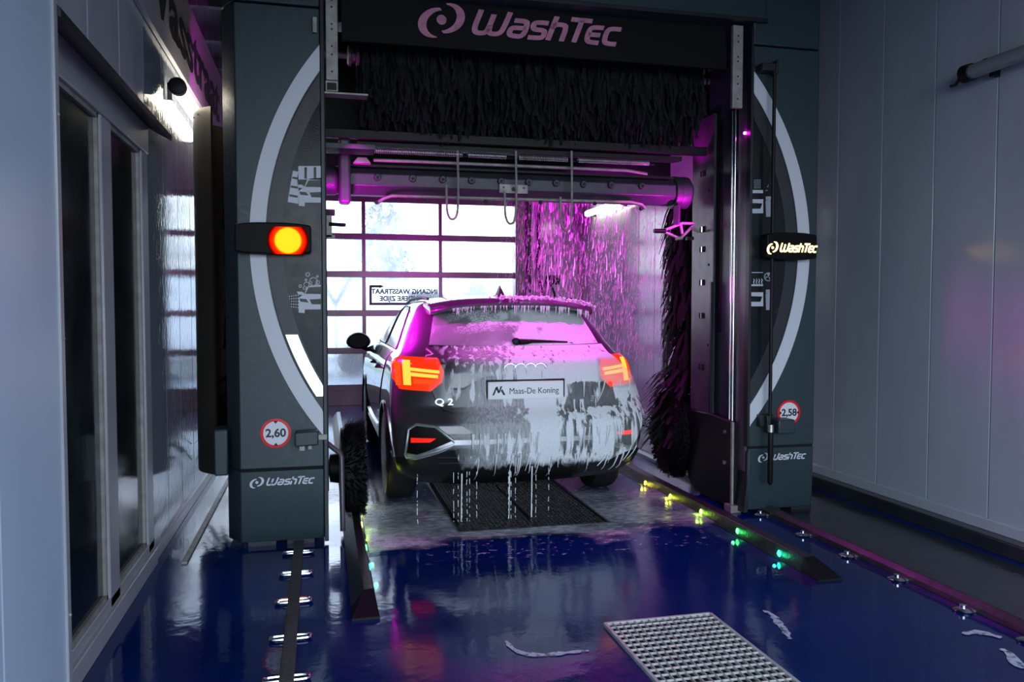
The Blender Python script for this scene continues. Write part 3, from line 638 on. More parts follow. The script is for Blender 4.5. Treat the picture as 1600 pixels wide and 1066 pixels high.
side_brush(-.47,6.36,'tall black vertical felt brush parked behind the left pillar',4,.78)
def wheel_washer(x0, cy, cz, R, s, label, guard):
    t = thing('wheel_washer', (x0,cy,cz-R), label, 'brush', None); rnd = random.Random(5)
    mk('disc', B().lathe([(.03,-.09*s),(.09,-.08*s),(.10,-.02*s),(R*.80,-.01*s),(R*.82,.02*s)], (x0,cy,cz),'x',32), M['blackpl'], t, smooth=True)
    b = B()
    for k in range(1500):
        th = 2*PI*rnd.random(); r0 = R*math.sqrt(.08+.62*rnd.random()); a = (r0/R)**2*.5; L = .11+.03*rnd.random()
        p = Vector((x0+.01*s, cy+r0*math.cos(th), cz+r0*math.sin(th))); q = p+Vector((L*s, L*a*math.cos(th), L*a*math.sin(th)))
        o = Vector((0,-math.sin(th),math.cos(th)))*.005
        b.add([p-o,p+o,q+o*1.6,q-o*1.6],[(0,1,2,3)])
    for k in range(900):
        th = 2*PI*rnd.random(); r0 = R*.8; p = Vector((x0+s*.12*rnd.random(), cy+r0*math.cos(th), cz+r0*math.sin(th))); q = p+Vector((.03*s, R*.22*math.cos(th), R*.22*math.sin(th)))
        o = Vector((0,-math.sin(th),math.cos(th)))*.005; b.add([p-o,p+o,q+o,q-o],[(0,1,2,3)])
    mk('bristles', b, M['felt_side'], t, kind='stuff')
    mk('bristle_body', B().lathe([(R*.3,.01*s),(R*.88,.02*s),(R*.90,.10*s),(R*.6,.13*s),(R*.2,.12*s)], (x0,cy,cz),'x',28), M['felt_side'], t, smooth=True)
    mk('axle', B().lathe([(.03,-.20*s),(.03,-.08*s)], (x0,cy,cz),'x',12).box(*sorted((x0-.2*s,x0-.12*s)),cy-.05,cy+.05,cz-.08,cz+.08), M['blackpl'], t, smooth=True)
    if guard: mk('guard_bar', B().tube([(x0-.12*s,cy-.33,cz+.24),(x0-.02*s,cy-.36,cz+.16),(x0-.015*s,cy-.37,cz+.14),(x0-.01*s,cy-.37,cz-.32)], .017,10), M['steelplate'], t, smooth=True)
wheel_washer(.13,5.36,.37,.33,1,'black round wheel brush beside the left pillar next to the rear wheel',True)
wheel_washer(2.88,6.0,.40,.35,-1,'black round wheel brush low beside the right pillar',False)

# ------------------------------------------------------------------ spray and dryer beam
SBm = thing('spray_beam', (1.45,5.65,2.3), 'dark crosswise blower beam with a row of round nozzles', 'beam')
yb, zb = 5.66, 2.305
oc = [(yb+.115*math.cos(PI/8+k*PI/4), zb+.105*math.sin(PI/8+k*PI/4)) for k in range(8)]
mk('beam_housing', B().prism(oc,'x',.16,2.60), M['beam'], SBm, bevel=.006)
mk('beam_top_ledge', B().prism([(yb-.12,zb+.085),(yb-.12,zb+.10),(yb+.1,zb+.12),(yb+.1,zb+.085)],'x',.2,2.55), M['blackpl'], SBm)
oc2 = [(yb+.13*math.cos(k*PI/9), zb+.122*math.sin(k*PI/9)) for k in range(18)]
mk('end_sleeve', B().prism(oc2,'x',2.60,2.655), M['beam'], SBm, bevel=.006); mk('end_cap', B().lathe([(.118,0),(.122,.03),(.120,.07),(.09,.095),(.05,.10)], (2.655,yb,zb),'x',28), M['beam'], SBm, smooth=True)
mk('carrier_bracket', bx(.125,.205,yb-.20,yb-.06,2.13,2.56), M['beam'], SBm, bevel=.02, seg=3); mk('motor', B().lathe([(.08,0),(.10,.02),(.10,.08),(.085,.11)], (.02,yb,zb),'x',22), M['beam'], SBm, smooth=True)
mk('carrier_plate', B().box(.0,2.79,yb-.22,yb-.17,2.555,2.615).box(.0,.03,yb-.25,yb,2.05,2.56), M['blackpl'], SBm, bevel=.004)
mk('carrier_channel', bx(.25,2.62,yb-.15,yb-.05,2.52,2.55), M['blackpl'], SBm)
# coil spring along the channel
def helix(xa, xb, y, z, r, turns, n=9): return [(xa+(xb-xa)*k/(turns*n), y+r*math.cos(2*PI*k/n), z+r*math.sin(2*PI*k/n)) for k in range(turns*n+1)]
for xa, xb, tr in ((.26,.96,58),(1.0,1.27,26),(1.36,1.72,30),(1.80,2.34,52)):
    mk('coil_spring', B().tube(helix(xa,xb,yb-.19,2.485,.016,tr), .0035,5), M['galv'], SBm, smooth=True)
mk('cable_carrier', B().tube([(.3,yb-.15,2.485),(2.4,yb-.15,2.485)], .010), M['blackpl'], SBm, smooth=True)
mk('upper_pipe', B().tube([(.36,yb-.12,2.435),(.62,yb-.12,2.437),(2.2,yb-.12,2.437),(2.36,yb-.11,2.42)], .012,10), M['galv_dull'], SBm, smooth=True)
mk('spring_cover', B().prism([(.22,2.40),(.25,2.44),(.31,2.44),(.34,2.40)],'y',yb-.19,yb-.1), M['galv_dull'], SBm, bevel=.004)
for k, px in enumerate((590,645,692,737,783,826,869,912,955,1003)):
    x, z = at(px, 277+ (px-590)*.033, yb-.12)
    nz = mk('nozzle', B().lathe([(.016,.03),(.024,.02),(.026,-.02),(.020,-.03)], (x,yb-.10,z),'y',16), M['beam'], SBm, smooth=True)
    mk('nozzle_tip', B().lathe([(.012,0),(.011,.004)], (x,yb-.135,z-.002),'y',12), M['blackpl'], nz)
lp = [at(588,318,yb-.13), at(600,310,yb-.13), at(612,306,yb-.13), at(800,311,yb-.13), at(985,316,yb-.13), at(1003,320,yb-.13), at(1008,326,yb-.13)]
mk('lower_pipe', B().tube([(x,yb-.13,z) for x,z in lp], .012,10), M['galv_dull'], SBm, smooth=True)
for px,py in ((588,316),(667,314),(759,315),(845,316),(930,318),(1002,326)):
    x,z = at(px,py,yb-.15); mk('pipe_plug', B().lathe([(.012,.02),(.014,0),(.010,-.012)], (x,yb-.15,z),'y',12), M['blackpl'], SBm, smooth=True)
x,z = at(780,295,yb-.13); x2,_ = at(825,295,yb-.13)
pt = mk('adapter_plate', bx(x,x2,yb-.13,yb-.115,z-.03,z+.035), M['galv_dull'], SBm, bevel=.003, label='small galvanised plate with holes')
for u in (.15,.85): mk('plate_hole', B().lathe([(.007,0),(.007,.002)], (x+(x2-x)*u,yb-.132,z+.012),'y',10), M['ink'], pt)
mk('plate_slot', B().lathe([(.016,0),(.016,.002)], (x+(x2-x)*.5,yb-.132,z+.0),'y',12), M['ink'], pt)
for px, l2 in ((715,345),(806,352),(893,362)):
    x, zt = at(px,236,yb-.2); xb_, zbm = at(px,l2-22,yb-.2); xl,zl = at(px-11,l2-1,yb-.2); xe,ze = at(px-17,l2-30,yb-.2)
    t = thing('hose_loop', (x,yb-.2,zt), {715:'left hose loop hanging over the blower beam before the door panes',806:'middle hose loop hanging over the blower beam at the metal plate',893:'right hose loop hanging over the blower beam by the water curtain'}[px], 'hose', 'hose loops hanging over the beam')
    pts = [(x,zt),(x+.004,(zt+zbm)/2),(x+.003,zbm),((x+xl)/2+.015,zl+.015),(xl,zl),((xl+xe)/2-.012,(zl+ze)/2-.01),(xe,ze),(xe-.002,ze+.11)]
    mk('hose', B().tube([(p[0],yb-.2,p[1]) for p in smoothpts(pts,2)], .0085,8), M['galv_dull'], t, smooth=True)
# sensor arms lit in magenta
A = thing('sensor_arm', (2.6,5.6,1.95), 'folded metal sensor arm below the right end of the beam', 'sensor arm')
def pz(px,py,Y): x,z = at(px,py,Y); return (x,Y,z)
ya = 5.55
mk('arm_hanger', B().tube([pz(1058,322,ya),pz(1057,352,ya)], .028,4), M['steelplate'], A)
mk('arm_link', B().tube([pz(1022,361,ya),pz(1040,361,ya)], .017,10), M['blackpl'], A, smooth=True)
for q in ([(1037,360),(1066,349),(1084,349)],[(1037,362),(1060,372),(1066,372)],[(1062,374),(1086,350)],[(1064,352),(1066,366)],[(1078,356),(1092,362)]):
    mk('arm_bar', B().tube([pz(p,r,ya) for p,r in q], .011,6), M['galv_dull'], A)
mk('arm_shoe', B().tube([pz(1056,373,ya),pz(1066,372,ya)], .014,6), M['galv_dull'], A); mk('arm_block', B().box(pz(1076,0,ya)[0],pz(1086,0,ya)[0],ya-.02,ya+.02,pz(0,352,ya)[2]-.0,pz(0,346,ya)[2]+.0), M['blackpl'], A)
A = thing('sensor_arm', (.08,5.55,1.95), 'short metal sensor arm at the left pillar below the beam', 'sensor arm')
mk('arm_block', bx(.02,.10,5.5,5.56,2.05,2.09), M['blackpl'], A, bevel=.004); mk('arm_plate', B().box(.03,.08,5.5,5.55,1.90,2.05).box(.03,.10,5.5,5.55,1.895,1.92), M['galv_dull'], A, bevel=.003)
mk('arm_link', B().tube([(.06,5.5,1.99),(.17,5.5,1.985)], .013,8), M['blackpl'], A, smooth=True)
# foam light bar under the beam
t = thing('foam_light_bar', (1.4,5.86,2.17), 'slim light bar behind the blower beam that glows magenta', 'lamp')
mk('bar_housing', bx(.35,2.45,5.86,5.90,2.275,2.31), M['blackpl'], t, bevel=.004); mk('bar_lens', bx(.38,2.42,5.868,5.892,2.268,2.276), M['magled'], t)

# ================================================================== THE CAR
XC = 1.35; CAR = thing('car', (XC,7.3,0), 'dark grey compact car seen from behind, half covered in white foam', 'car')
lv = np.array([
 (.20,.70,5.44,.30,9.20,.4),(.25,.80,5.32,.30,9.30,.4),(.32,.845,5.20,.28,9.38,.45),(.40,.872,5.165,.27,9.40,.45),(.50,.888,5.14,.26,9.42,.45),(.60,.895,5.14,.26,9.42,.45),
 (.66,.897,5.15,.26,9.41,.45),(.70,.897,5.185,.25,9.40,.45),(.76,.897,5.235,.25,9.38,.45),(.88,.888,5.245,.36,9.30,.5),(.96,.878,5.245,.42,9.10,.6),(1.02,.866,5.255,.44,8.75,.7),
 (1.055,.852,5.27,.44,8.50,.7),(1.085,.832,5.325,.44,8.36,.7),(1.12,.800,5.375,.42,8.25,.7),(1.17,.775,5.415,.46,8.15,.7),(1.25,.742,5.49,.48,7.99,.7),(1.33,.705,5.57,.50,7.82,.7),
 (1.41,.662,5.655,.52,7.60,.7),(1.45,.632,5.71,.54,7.45,.7),(1.48,.59,5.79,.58,7.30,.7),(1.505,.51,5.93,.62,7.12,.6),(1.52,.38,6.15,.5,6.95,.5),(1.527,.15,6.4,.2,6.8,.2)])
zg = np.arange(.20,1.5271,.0025); tab = []
for k in range(1,6):
    a = np.interp(zg, lv[:,0], lv[:,k]); p = np.pad(a, 8, mode='reflect', reflect_type='odd'); ker = np.hanning(19)[1:-1]; ker /= ker.sum(); tab.append(np.convolve(p, ker, 'valid')[:len(a)])
def P(z): return [float(np.interp(z, zg, a)) for a in tab]
NE = 2.7
def rearmap(x, z):
    w, yr, R, yf, Rf = P(z); u = min(.9995, abs(x)/w); return Vector((XC+x, yr+R*(1-(1-u**NE)**(1/NE)), z))
def flank(s):
    def f(y, z):
        w, yr, R, yf, Rf = P(z)
        if y < yr+R: u = min(1,(yr+R-y)/R); x = w*(1-u**NE)**(1/NE)
        elif y > yf-Rf: u = min(1,(y-yf+Rf)/Rf); x = w*(1-u**NE)**(1/NE)
        else: x = w
        return Vector((XC+s*x, y, z))
    return f
def loft(z0, z1, nz, off=0):
    b = B(); vs = []; m = 18
    for i in range(nz+1):
        z = z0+(z1-z0)*i/nz; w, yr, R, yf, Rf = P(z); w += off; yr -= off; yf += off; ring = []
        for k in range(m+1): t = PI/2*k/m; ring.append((w*math.sin(t)**(2/NE), yr+R*(1-math.cos(t)**(2/NE)) if k < m else yr+R))
        for k in range(1,12): ring.append((w, yr+R+(yf-Rf-yr-R)*k/12))
        for k in range(m,-1,-1): t = PI/2*k/m; ring.append((w*math.sin(t)**(2/NE), yf-Rf*(1-math.cos(t)**(2/NE)) if k < m else yf-Rf))
        full = ring+[(-x,y) for x,y in reversed(ring[1:-1])]; vs += [(XC+x,y,z) for x,y in full]
    n = len(full)
    b.add(vs, [(i*n+j, i*n+(j+1)%n, (i+1)*n+(j+1)%n, (i+1)*n+j) for i in range(nz) for j in range(n)]+[tuple(range(n)), tuple(range(nz*n,(nz+1)*n))]); return b
def cut(o, cutters):
    for c in cutters:
        m = o.modifiers.new('cut','BOOLEAN'); m.operation = 'DIFFERENCE'; m.solver = 'EXACT'; m.object = c
    dg = bpy.context.evaluated_depsgraph_get(); me = bpy.data.meshes.new_from_object(o.evaluated_get(dg)); o.modifiers.clear(); old = o.data; nm = old.name; o.data = me; bpy.data.meshes.remove(old); me.name = nm
    for c in cutters: bpy.data.objects.remove(c)
    me.set_sharp_from_angle(angle=math.radians(32))
WY = (6.02,8.62); WR = .335
def arches(r):
    out = []
    for y in WY:
        for s in (-1,1):
            out.append(mk('arch_cutter', B().lathe([(r,0),(r,.35)], (XC+s*.63 if s > 0 else XC-.98,y,WR),'x',48), M['black']))
    return out
body = mk('body_shell', loft(.30,1.5265,110), M['paint'], CAR, smooth=True, angle=60); cut(body, arches(.375))
clad = mk('lower_cladding', loft(.20,.42,14,.006), M['cladding'], CAR, smooth=True, angle=60); cut(clad, arches(.368))
mk('wheel_house', B().box(XC-.60,XC+.60,5.5,9.1,.22,.9), M['black'], CAR)
def panel(name, poly, fn, mat, parent, out=.004, inn=-.004, step=.04, smooth=True, **k):
    bm = bmesh.new(); f = bm.faces.new([bm.verts.new((p[0],p[1],0)) for p in poly])
    xs = [p[0] for p in poly]; zs = [p[1] for p in poly]
    for ax, lo, hi in ((0,min(xs),max(xs)),(1,min(zs),max(zs))):
        n = int((hi-lo)/step)
        for i in range(1,n+1):
            v = lo+(hi-lo)*i/(n+1); co = [0,0,0]; no = [0,0,0]; co[ax] = v; no[ax] = 1
            bmesh.ops.bisect_plane(bm, geom=bm.verts[:]+bm.edges[:]+bm.faces[:], plane_co=co, plane_no=no, dist=1e-6)
    bm.verts.ensure_lookup_table(); bm.verts.index_update()
    vs = []; e = .004
    c = Vector((XC,7.3,.7))
    def nrm(a, z):
        n = (fn(a+e,z)-fn(a-e,z)).cross(fn(a,z+e)-fn(a,z-e))
        if n.length < 1e-12: return Vector((0,-1,0))
        n.normalize(); q = fn(a,z)-c; q.z = 0
        return n if n.dot(q) > 0 else -n
    N_ = [nrm(v.co.x, v.co.y) for v in bm.verts]; Pp = [fn(v.co.x, v.co.y) for v in bm.verts]; n = len(Pp)
    vs = [p+q*out for p,q in zip(Pp,N_)]+[p+q*inn for p,q in zip(Pp,N_)]
    fs = [tuple(v.index for v in f.verts) for f in bm.faces]; fs += [tuple(n+i for i in reversed(f)) for f in fs]
    for ed in bm.edges:
        if len(ed.link_faces) == 1: a, d = ed.verts[0].index, ed.verts[1].index; fs.append((a,d,n+d,n+a))
    bm.free(); return mk(name, B().add(vs,fs), mat, parent, smooth=smooth, angle=35, **k)
def ribbon(name, pts, fn, r, mat, parent, off=.004, flat=None, n=8, **k):
    q = []
    for a, b_ in zip(pts, pts[1:]):
        m = max(1,int(math.hypot(b_[0]-a[0],b_[1]-a[1])/.04)); q += [(a[0]+(b_[0]-a[0])*i/m, a[1]+(b_[1]-a[1])*i/m) for i in range(m)]
    q.append(pts[-1]); c = Vector((XC,7.3,0)); o = []
    for p in q:
        w = fn(*p); d = Vector((w.x-c.x, (w.y-c.y)*.8, 0)).normalized(); o.append(w+d*off)
    return mk(name, B().tube(o, r, n), mat, parent, smooth=True, **k)
def sym(p): return [(-a,b_) for a,b_ in reversed(p)]
# tailgate: lower skin with plate recess, upper frame, window
tg = [(-.645,1.145),(-.66,1.06),(-.64,.90),(-.60,.80),(-.555,.745),(-.50,.728),(.50,.728),(.555,.745),(.60,.80),(.64,.90),(.66,1.06),(.645,1.145)]
panel('tailgate', tg, rearmap, M['tgpaint'], CAR, .009, -.01)
ribbon('tailgate_gap', tg, rearmap, .006, M['black'], CAR, .0)
rg = [(-.50,.885),(-.42,.885),(-.28,.955),(.28,.955),(.42,.885),(.50,.885),(.50,.76),(-.50,.76)]
panel('plate_recess', rg, rearmap, M['cladding'], CAR, .011, .0)
ribbon('tailgate_crease', [(-.50,.885),(-.42,.885),(-.28,.96),(.28,.96),(.42,.885),(.50,.885)], rearmap, .008, M['paint'], CAR, .008)
ribbon('light_ledge', [(-.55,1.075),(.55,1.075)], rearmap, .009, M['paint'], CAR, .004)
gl = [(-.615,1.165),(-.30,1.160),(.30,1.160),(.615,1.165),(.575,1.30),(.535,1.425),(.2,1.445),(-.2,1.445),(-.535,1.425),(-.575,1.30)]
panel('rear_window', gl, rearmap, M['carglass'], CAR, .005, -.004)
ribbon('window_seal', gl+[gl[0]], rearmap, .006, M['blackpl'], CAR, .002)
# tail lamps
tl = [(-.858,1.060),(-.80,1.085),(-.58,1.080),(-.545,1.0),(-.56,.93),(-.635,.868),(-.83,.878),(-.865,.95)]
for s in (-1,1):
    q = tl if s < 0 else sym(tl); L_ = panel('tail_lamp', q, rearmap, M['red_lens'], CAR, .014, -.01, .03)
    f = lambda p: p if s < 0 else sym(p)
    for p in ([(-.80,1.06),(-.755,1.06),(-.755,.905),(-.80,.905)], [(-.76,1.02),(-.575,1.005),(-.575,.985),(-.76,1.0)], [(-.76,.99),(-.585,.975),(-.585,.955),(-.76,.965)]):
        panel('glow_bar', f(p), rearmap, M['lamp_bar'], L_, .017, .008, .03)
    panel('glow_bar', f([(-.845,1.05),(-.815,1.05),(-.815,.90),(-.845,.90)]), rearmap, M['lamp_red'], L_, .017, .008, .03)
    panel('glow_bar', f([(-.74,.95),(-.60,.94),(-.64,.915),(-.74,.915)]), rearmap, M['lamp_red'], L_, .017, .008, .03)
    # fog pocket, reflector, silver outline
    pk = [(-.80,.46),(-.785,.62),(-.74,.655),(-.62,.645),(-.50,.555),(-.60,.50),(-.74,.45)]
    k_ = panel('bumper_pocket', f(pk), rearmap, M['blackgloss'], CAR, .010, -.004, .03)
    panel('reflector', f([(-.775,.575),(-.62,.572),(-.655,.548),(-.775,.545)]), rearmap, M['red_reflector'], k_, .018, .005, .03)
    panel('silver_skirt', f([(-.805,.435),(-.74,.43),(-.60,.475),(-.49,.528),(-.50,.562),(-.61,.515),(-.74,.465),(-.80,.475)]), rearmap, M['silver'], CAR, .016, -.002, .03)
    ribbon('silver_outline', f([(-.50,.548),(-.62,.648),(-.74,.662),(-.79,.63),(-.812,.46),(-.80,.435),(-.74,.445),(-.60,.49),(-.50,.53)]), rearmap, .010, M['silver'], CAR, .012)
panel('silver_bar', [(-.50,.56),(.50,.56),(.50,.528),(-.50,.528)], rearmap, M['silver'], CAR, .020, -.004)
panel('diffuser', [(-.86,.43),(-.60,.47),(-.48,.50),(.48,.50),(.60,.47),(.86,.43),(.84,.29),(.60,.24),(-.60,.24),(-.84,.29)], rearmap, M['cladding'], CAR, .013, -.004)
panel('bumper_insert', [(-.46,.66),(.46,.66),(.36,.59),(-.36,.59)], rearmap, M['cladding'], CAR, .010, -.004)
for z in (.40,.44): ribbon('diffuser_rib', [(-.60,z),(.60,z)], rearmap, .007, M['cladding'], CAR, .015)
# spoiler lip over the window
sp = B(); nx = 28; vs = []
for i in range(nx+1):
    u = i/nx*2-1; x = u*.60; c = u*u; y0 = 5.52+.07*c*c; top = 1.528-.055*abs(u)**3
    sec = [(6.0,top-.012),(5.80,top-.018),(5.62,top-.036),(y0,top-.066),(y0-.004,top-.085),(y0+.03,top-.095),(5.72,top-.088),(5.9,top-.08)]
    vs += [(XC+x,y,z) for y,z in sec]
n = 8
sp.add(vs,[(i*n+j,i*n+(j+1)%n,(i+1)*n+(j+1)%n,(i+1)*n+j) for i in range(nx) for j in range(n)]+[tuple(range(n)),tuple(range(nx*n,nx*n+n))])
mk('roof_spoiler', sp, M['paint'], CAR, smooth=True, angle=50)
for s in (-1,1): mk('roof_rail', B().tube([(XC+s*.565,5.98,1.497),(XC+s*.57,6.4,1.512),(XC+s*.57,7.0,1.505),(XC+s*.57,7.4,1.475)], .011,8), M['blackpl'], CAR, smooth=True)
b = B(); b.add([(XC-.035,5.98,1.505),(XC+.035,5.98,1.505),(XC+.04,6.2,1.515),(XC-.04,6.2,1.515),(XC-.018,5.98,1.545),(XC+.018,5.98,1.545),(XC,6.02,1.60),(XC,6.06,1.60),(XC+.012,6.14,1.53),(XC-.012,6.14,1.53)],
 [(0,1,2,3),(0,1,5,4),(4,5,6),(5,6,7,8),(4,6,7,9),(1,5,8,2),(0,4,9,3),(7,8,9),(2,3,9,8)])
mk('roof_antenna', b, M['blackpl'], CAR, smooth=True)
wp = mk('wiper', B().tube([rearmap(-.0,1.19)+Vector((0,-.03,0)),rearmap(.10,1.195)+Vector((0,-.03,0)),rearmap(.36,1.185)+Vector((0,-.02,0))],[.022,.013,.006],8), M['blackpl'], CAR, smooth=True)
mk('wiper_pivot', B().lathe([(.02,-.035),(.028,-.03),(.03,.0)], tuple(rearmap(-.02,1.19)),'y',16), M['blackpl'], wp, smooth=True); mk('wiper_blade', B().tube([rearmap(.02,1.172)+Vector((0,-.012,0)),rearmap(.40,1.178)+Vector((0,-.012,0))], .005,6), M['blackpl'], wp)
# emblem rings and badge letters
em = B()
for k in range(4):
    c0 = rearmap(-.105+k*.07,1.005); em.tube([(c0.x+.046*math.cos(t), c0.y-.016, c0.z+.046*math.sin(t)) for t in [2*PI*i/28 for i in range(29)]], .0055, 6, caps=False)
mk('emblem', em, M['chrome'], CAR, smooth=True)
for tx, xx, sz in (('Q 2',-.555,.062),('35',.50,.055)):
    c0 = rearmap(xx,.80); ang = math.atan2(rearmap(xx+.02,.8).y-rearmap(xx-.02,.8).y,.04)
    text_mesh('badge', tx, sz, M['chrome'], CAR, (c0.x,c0.y-.016,c0.z), rot=(PI/2,0,ang), ext=.003, bold=.001, sx=1.25)
# licence plate
pp = rearmap(.02,.87); py_ = pp.y-.02
LP = mk('license_plate', bx(XC-.265,XC+.265,py_-.012,py_,.812,.932), M['plate'], CAR, bevel=.006, label='white dealer plate with dark lettering')
mk('plate_frame', B().box(XC-.275,XC+.275,py_-.006,py_+.012,.795,.812).box(XC-.275,XC+.275,py_-.006,py_+.012,.932,.945).box(XC-.275,XC-.265,py_-.006,py_+.01,.80,.94).box(XC+.265,XC+.275,py_-.006,py_+.01,.80,.94), M['blackpl'], CAR, bevel=.003)
text_mesh('plate_text', 'Maas-De Koning', .058, M['ink'], LP, (XC+.055,py_-.0125,.866), bold=0, sx=.90)['kind'] = 'stuff'
b = B(); ox, oz = XC-.235, .872
for q in ([(0,-.03),(.012,-.03),(.034,.022),(.022,.022)],[(.022,.022),(.034,.03),(.052,-.012),(.040,-.018)],[(.040,-.018),(.052,-.012),(.068,.03),(.056,.03)],[(.058,.0),(.068,.012),(.09,-.03),(.076,-.03)]): b.prism([(ox+a,oz+c) for a,c in q],'y',py_-.0135,py_-.011)
mk('plate_emblem', b, M['ink'], LP)
# side glass, doors, mirror, handles
for s in (-1,1):
    fl = flank(s)
    for nm, q in (('rear_door_window',[(6.02,1.12),(6.20,1.30),(6.36,1.405),(6.50,1.435),(6.92,1.445),(6.90,1.12)]),('front_door_window',[(7.0,1.12),(7.02,1.445),(7.35,1.425),(7.55,1.36),(7.98,1.16),(8.02,1.12)])):
        w_ = panel(nm, q, fl, M['carglass'], CAR, .004, -.004, .06); ribbon('window_trim', q+[q[0]], fl, .007, M['blackpl'], w_, .002)
    for nm, q in (('rear_door',[(6.42,.42),(6.40,.72),(6.10,1.10),(6.94,1.10),(6.94,.36),(6.60,.36)]),('front_door',[(6.955,.36),(6.955,1.10),(8.1,1.09),(8.16,.8),(8.12,.36)])):
        panel(nm, q, fl, M['paint'], CAR, .006, -.004, .08); ribbon('door_gap', q+[q[0]], fl, .004, M['black'], CAR, .001)
    for y in (6.55,7.15):
        c0 = fl(y,.95); mk('door_handle', B().tube([c0,c0+Vector((s*.035,.03,0)),c0+Vector((s*.035,.17,0)),c0+Vector((0,.20,0))], .012,8), M['paint'], CAR, smooth=True)
    ribbon('side_sill', [(6.42,.40),(6.8,.36),(7.6,.34),(8.22,.36)], fl, .035, M['cladding'], CAR, .0)
    ribbon('sill_trim', [(6.45,.50),(6.8,.44),(7.6,.40),(8.2,.42)], fl, .014, M['silver'], CAR, .01)
    for y in WY:
        mk('arch_trim', B().tube([(fl(y,.6).x+s*.004, y+.39*math.cos(t), WR+.39*math.sin(t)) for t in [PI*-.05+PI*1.1*k/24 for k in range(25)]], .012,8), M['cladding'], CAR, smooth=True)
    mm = mk('mirror', B().lathe([(.0,.0),(.055,.006),(.088,.03),(.095,.07),(.08,.11),(.045,.14),(0.01,.15)], (0,0,0),'y',20).map(lambda v: (XC+s*(.99+v[0]*1.25*(1-.15*v[2]*8)), 7.93+v[1], 1.105+v[2]*.88+s*0)), M['blackpl'], CAR, smooth=True, label='black door mirror')
    mk('mirror_glass', B().lathe([(.02,0),(.074,.001),(.078,.006)], (0,0,0),'y',20).map(lambda v: (XC+s*(.99+v[0]*1.25), 7.925+v[1], 1.105+v[2]*.88)), M['blackgloss'], mm, smooth=True)
    mk('mirror_foot', B().tube([(XC+s*.95,7.98,1.04),(XC+s*.90,8.0,1.02),(XC+s*.84,8.02,1.03)], [.022,.022,.03],8), M['blackpl'], mm, smooth=True)
# wheels
for y in WY:
    for s in (-1,1):
        xo = XC+s*.897; w_ = mk('tyre', B().lathe([(.215,0),(.235,-.004),(.30,.0),(.325,-.02),(.335,-.05),(.335,-.17),(.325,-.2),(.29,-.22),(.2,-.21)], (0,0,0),'x',48).map(lambda v: (xo+s*v[0], y+v[1], WR+v[2])), M['tyre'], CAR, smooth=True)
        mk('rim', B().lathe([(.225,-.012),(.222,-.02),(.205,-.02),(.20,-.09),(.05,-.10),(.0,-.10)], (0,0,0),'x',40).map(lambda v: (xo+s*v[0], y+v[1], WR+v[2])), M['blackpl'], w_, smooth=True)
        b = B()
        for k in range(5):
            for dd in (-.13,.13):
                t = 2*PI*k/5+dd*.5; t2 = 2*PI*k/5+dd*1.5
                b.tube([(xo-s*.03, y+.04*math.cos(t), WR+.04*math.sin(t)),(xo-s*.02, y+.13*math.cos((t+t2)/2), WR+.13*math.sin((t+t2)/2)),(xo-s*.012, y+.212*math.cos(t2), WR+.212*math.sin(t2))],[.022,.014,.014],6)
        b.lathe([(.05,-.05),(.05,-.02),(.03,-.012)], (0,0,0),'x',16)
        nv = 16*3; b.v[-nv:] = [(xo+s*v[0], y+v[1], WR+v[2]) for v in b.v[-nv:]]
        b.tube([(xo-s*.012, y+.216*math.cos(t), WR+.216*math.sin(t)) for t in [2*PI*i/36 for i in range(37)]], .010, 6, caps=False)
        mk('spokes', b, M['rim'], w_, smooth=True)
mk('exhaust_silencer', B().lathe([(.09,-.25),(.1,-.24),(.1,.24),(.09,.25)], (XC,5.75,.26),'x',18), M['steel_dark'], CAR, smooth=True)
# ------------------------------------------------------------------ foam on the car
def f_rear(noise, ramp, m, xyz):
    X, Z = xyz[0], xyz[2]
    cover = ramp(X, -.35, .25, .0, .17)
    up = ramp(Z, .76, .86, 0, .13)
    def col(x0, w, z0, z1, k):            # a thick vertical run of foam
        c = m('MULTIPLY', ramp(X, x0-w, x0-w*.5, 0, 1), ramp(X, x0+w*.5, x0+w, 1, 0))
        return m('MULTIPLY', c, ramp(Z, z0, z1, k, 0))
    st = noise(1.0, (30,30,1.6), 3, dist=.25); fine = noise(1.0,(80,80,5),2); blob = noise(1.0,(7,7,4),4,(3,0,1))
    runs = m('ADD', m('ADD', col(.10,.13,.80,.95,.20), col(-.34,.13,.56,.68,.14)), m('ADD', col(-.10,.07,.52,.66,.14), col(.52,.10,.7,.9,.10)))
    gap = m('MULTIPLY', m('MULTIPLY', ramp(X, .27, .30, 0, 1), ramp(X, .62, .70, 1, 0)), m('MULTIPLY', ramp(Z, .74, .76, 0, 1), ramp(Z, .90, .93, .22, 0)))
    a = m('ADD', m('ADD', m('MULTIPLY', st, .70), m('MULTIPLY', blob, .30)), m('ADD', m('ADD', cover, up), runs))
    a = ramp(m('SUBTRACT', a, gap), .62, .72, 0, .96)
    veil = m('MULTIPLY', m('MULTIPLY', ramp(X, -.58, -.25, 0, .38), ramp(fine, .3, .7, .5, 1)), ramp(X, .12, .28, 1, .3))
    lowcut = ramp(m('SUBTRACT', Z, m('MULTIPLY', st, .16)), .27, .33, 0, 1)
    lamp = m('MULTIPLY', m('MULTIPLY', ramp(X,.52,.56,0,1), ramp(Z,.85,.90,0,.72)), ramp(Z,1.06,1.09,1,0))
    return m('MULTIPLY', m('MULTIPLY', m('MULTIPLY', m('MAXIMUM', a, veil), m('SUBTRACT',1,lamp)), ramp(X, -.62, -.40, 0, 1)), lowcut)
M['foam'] = film('foam_film', (.90,.93,.96), .45, f_rear, .7, 120)
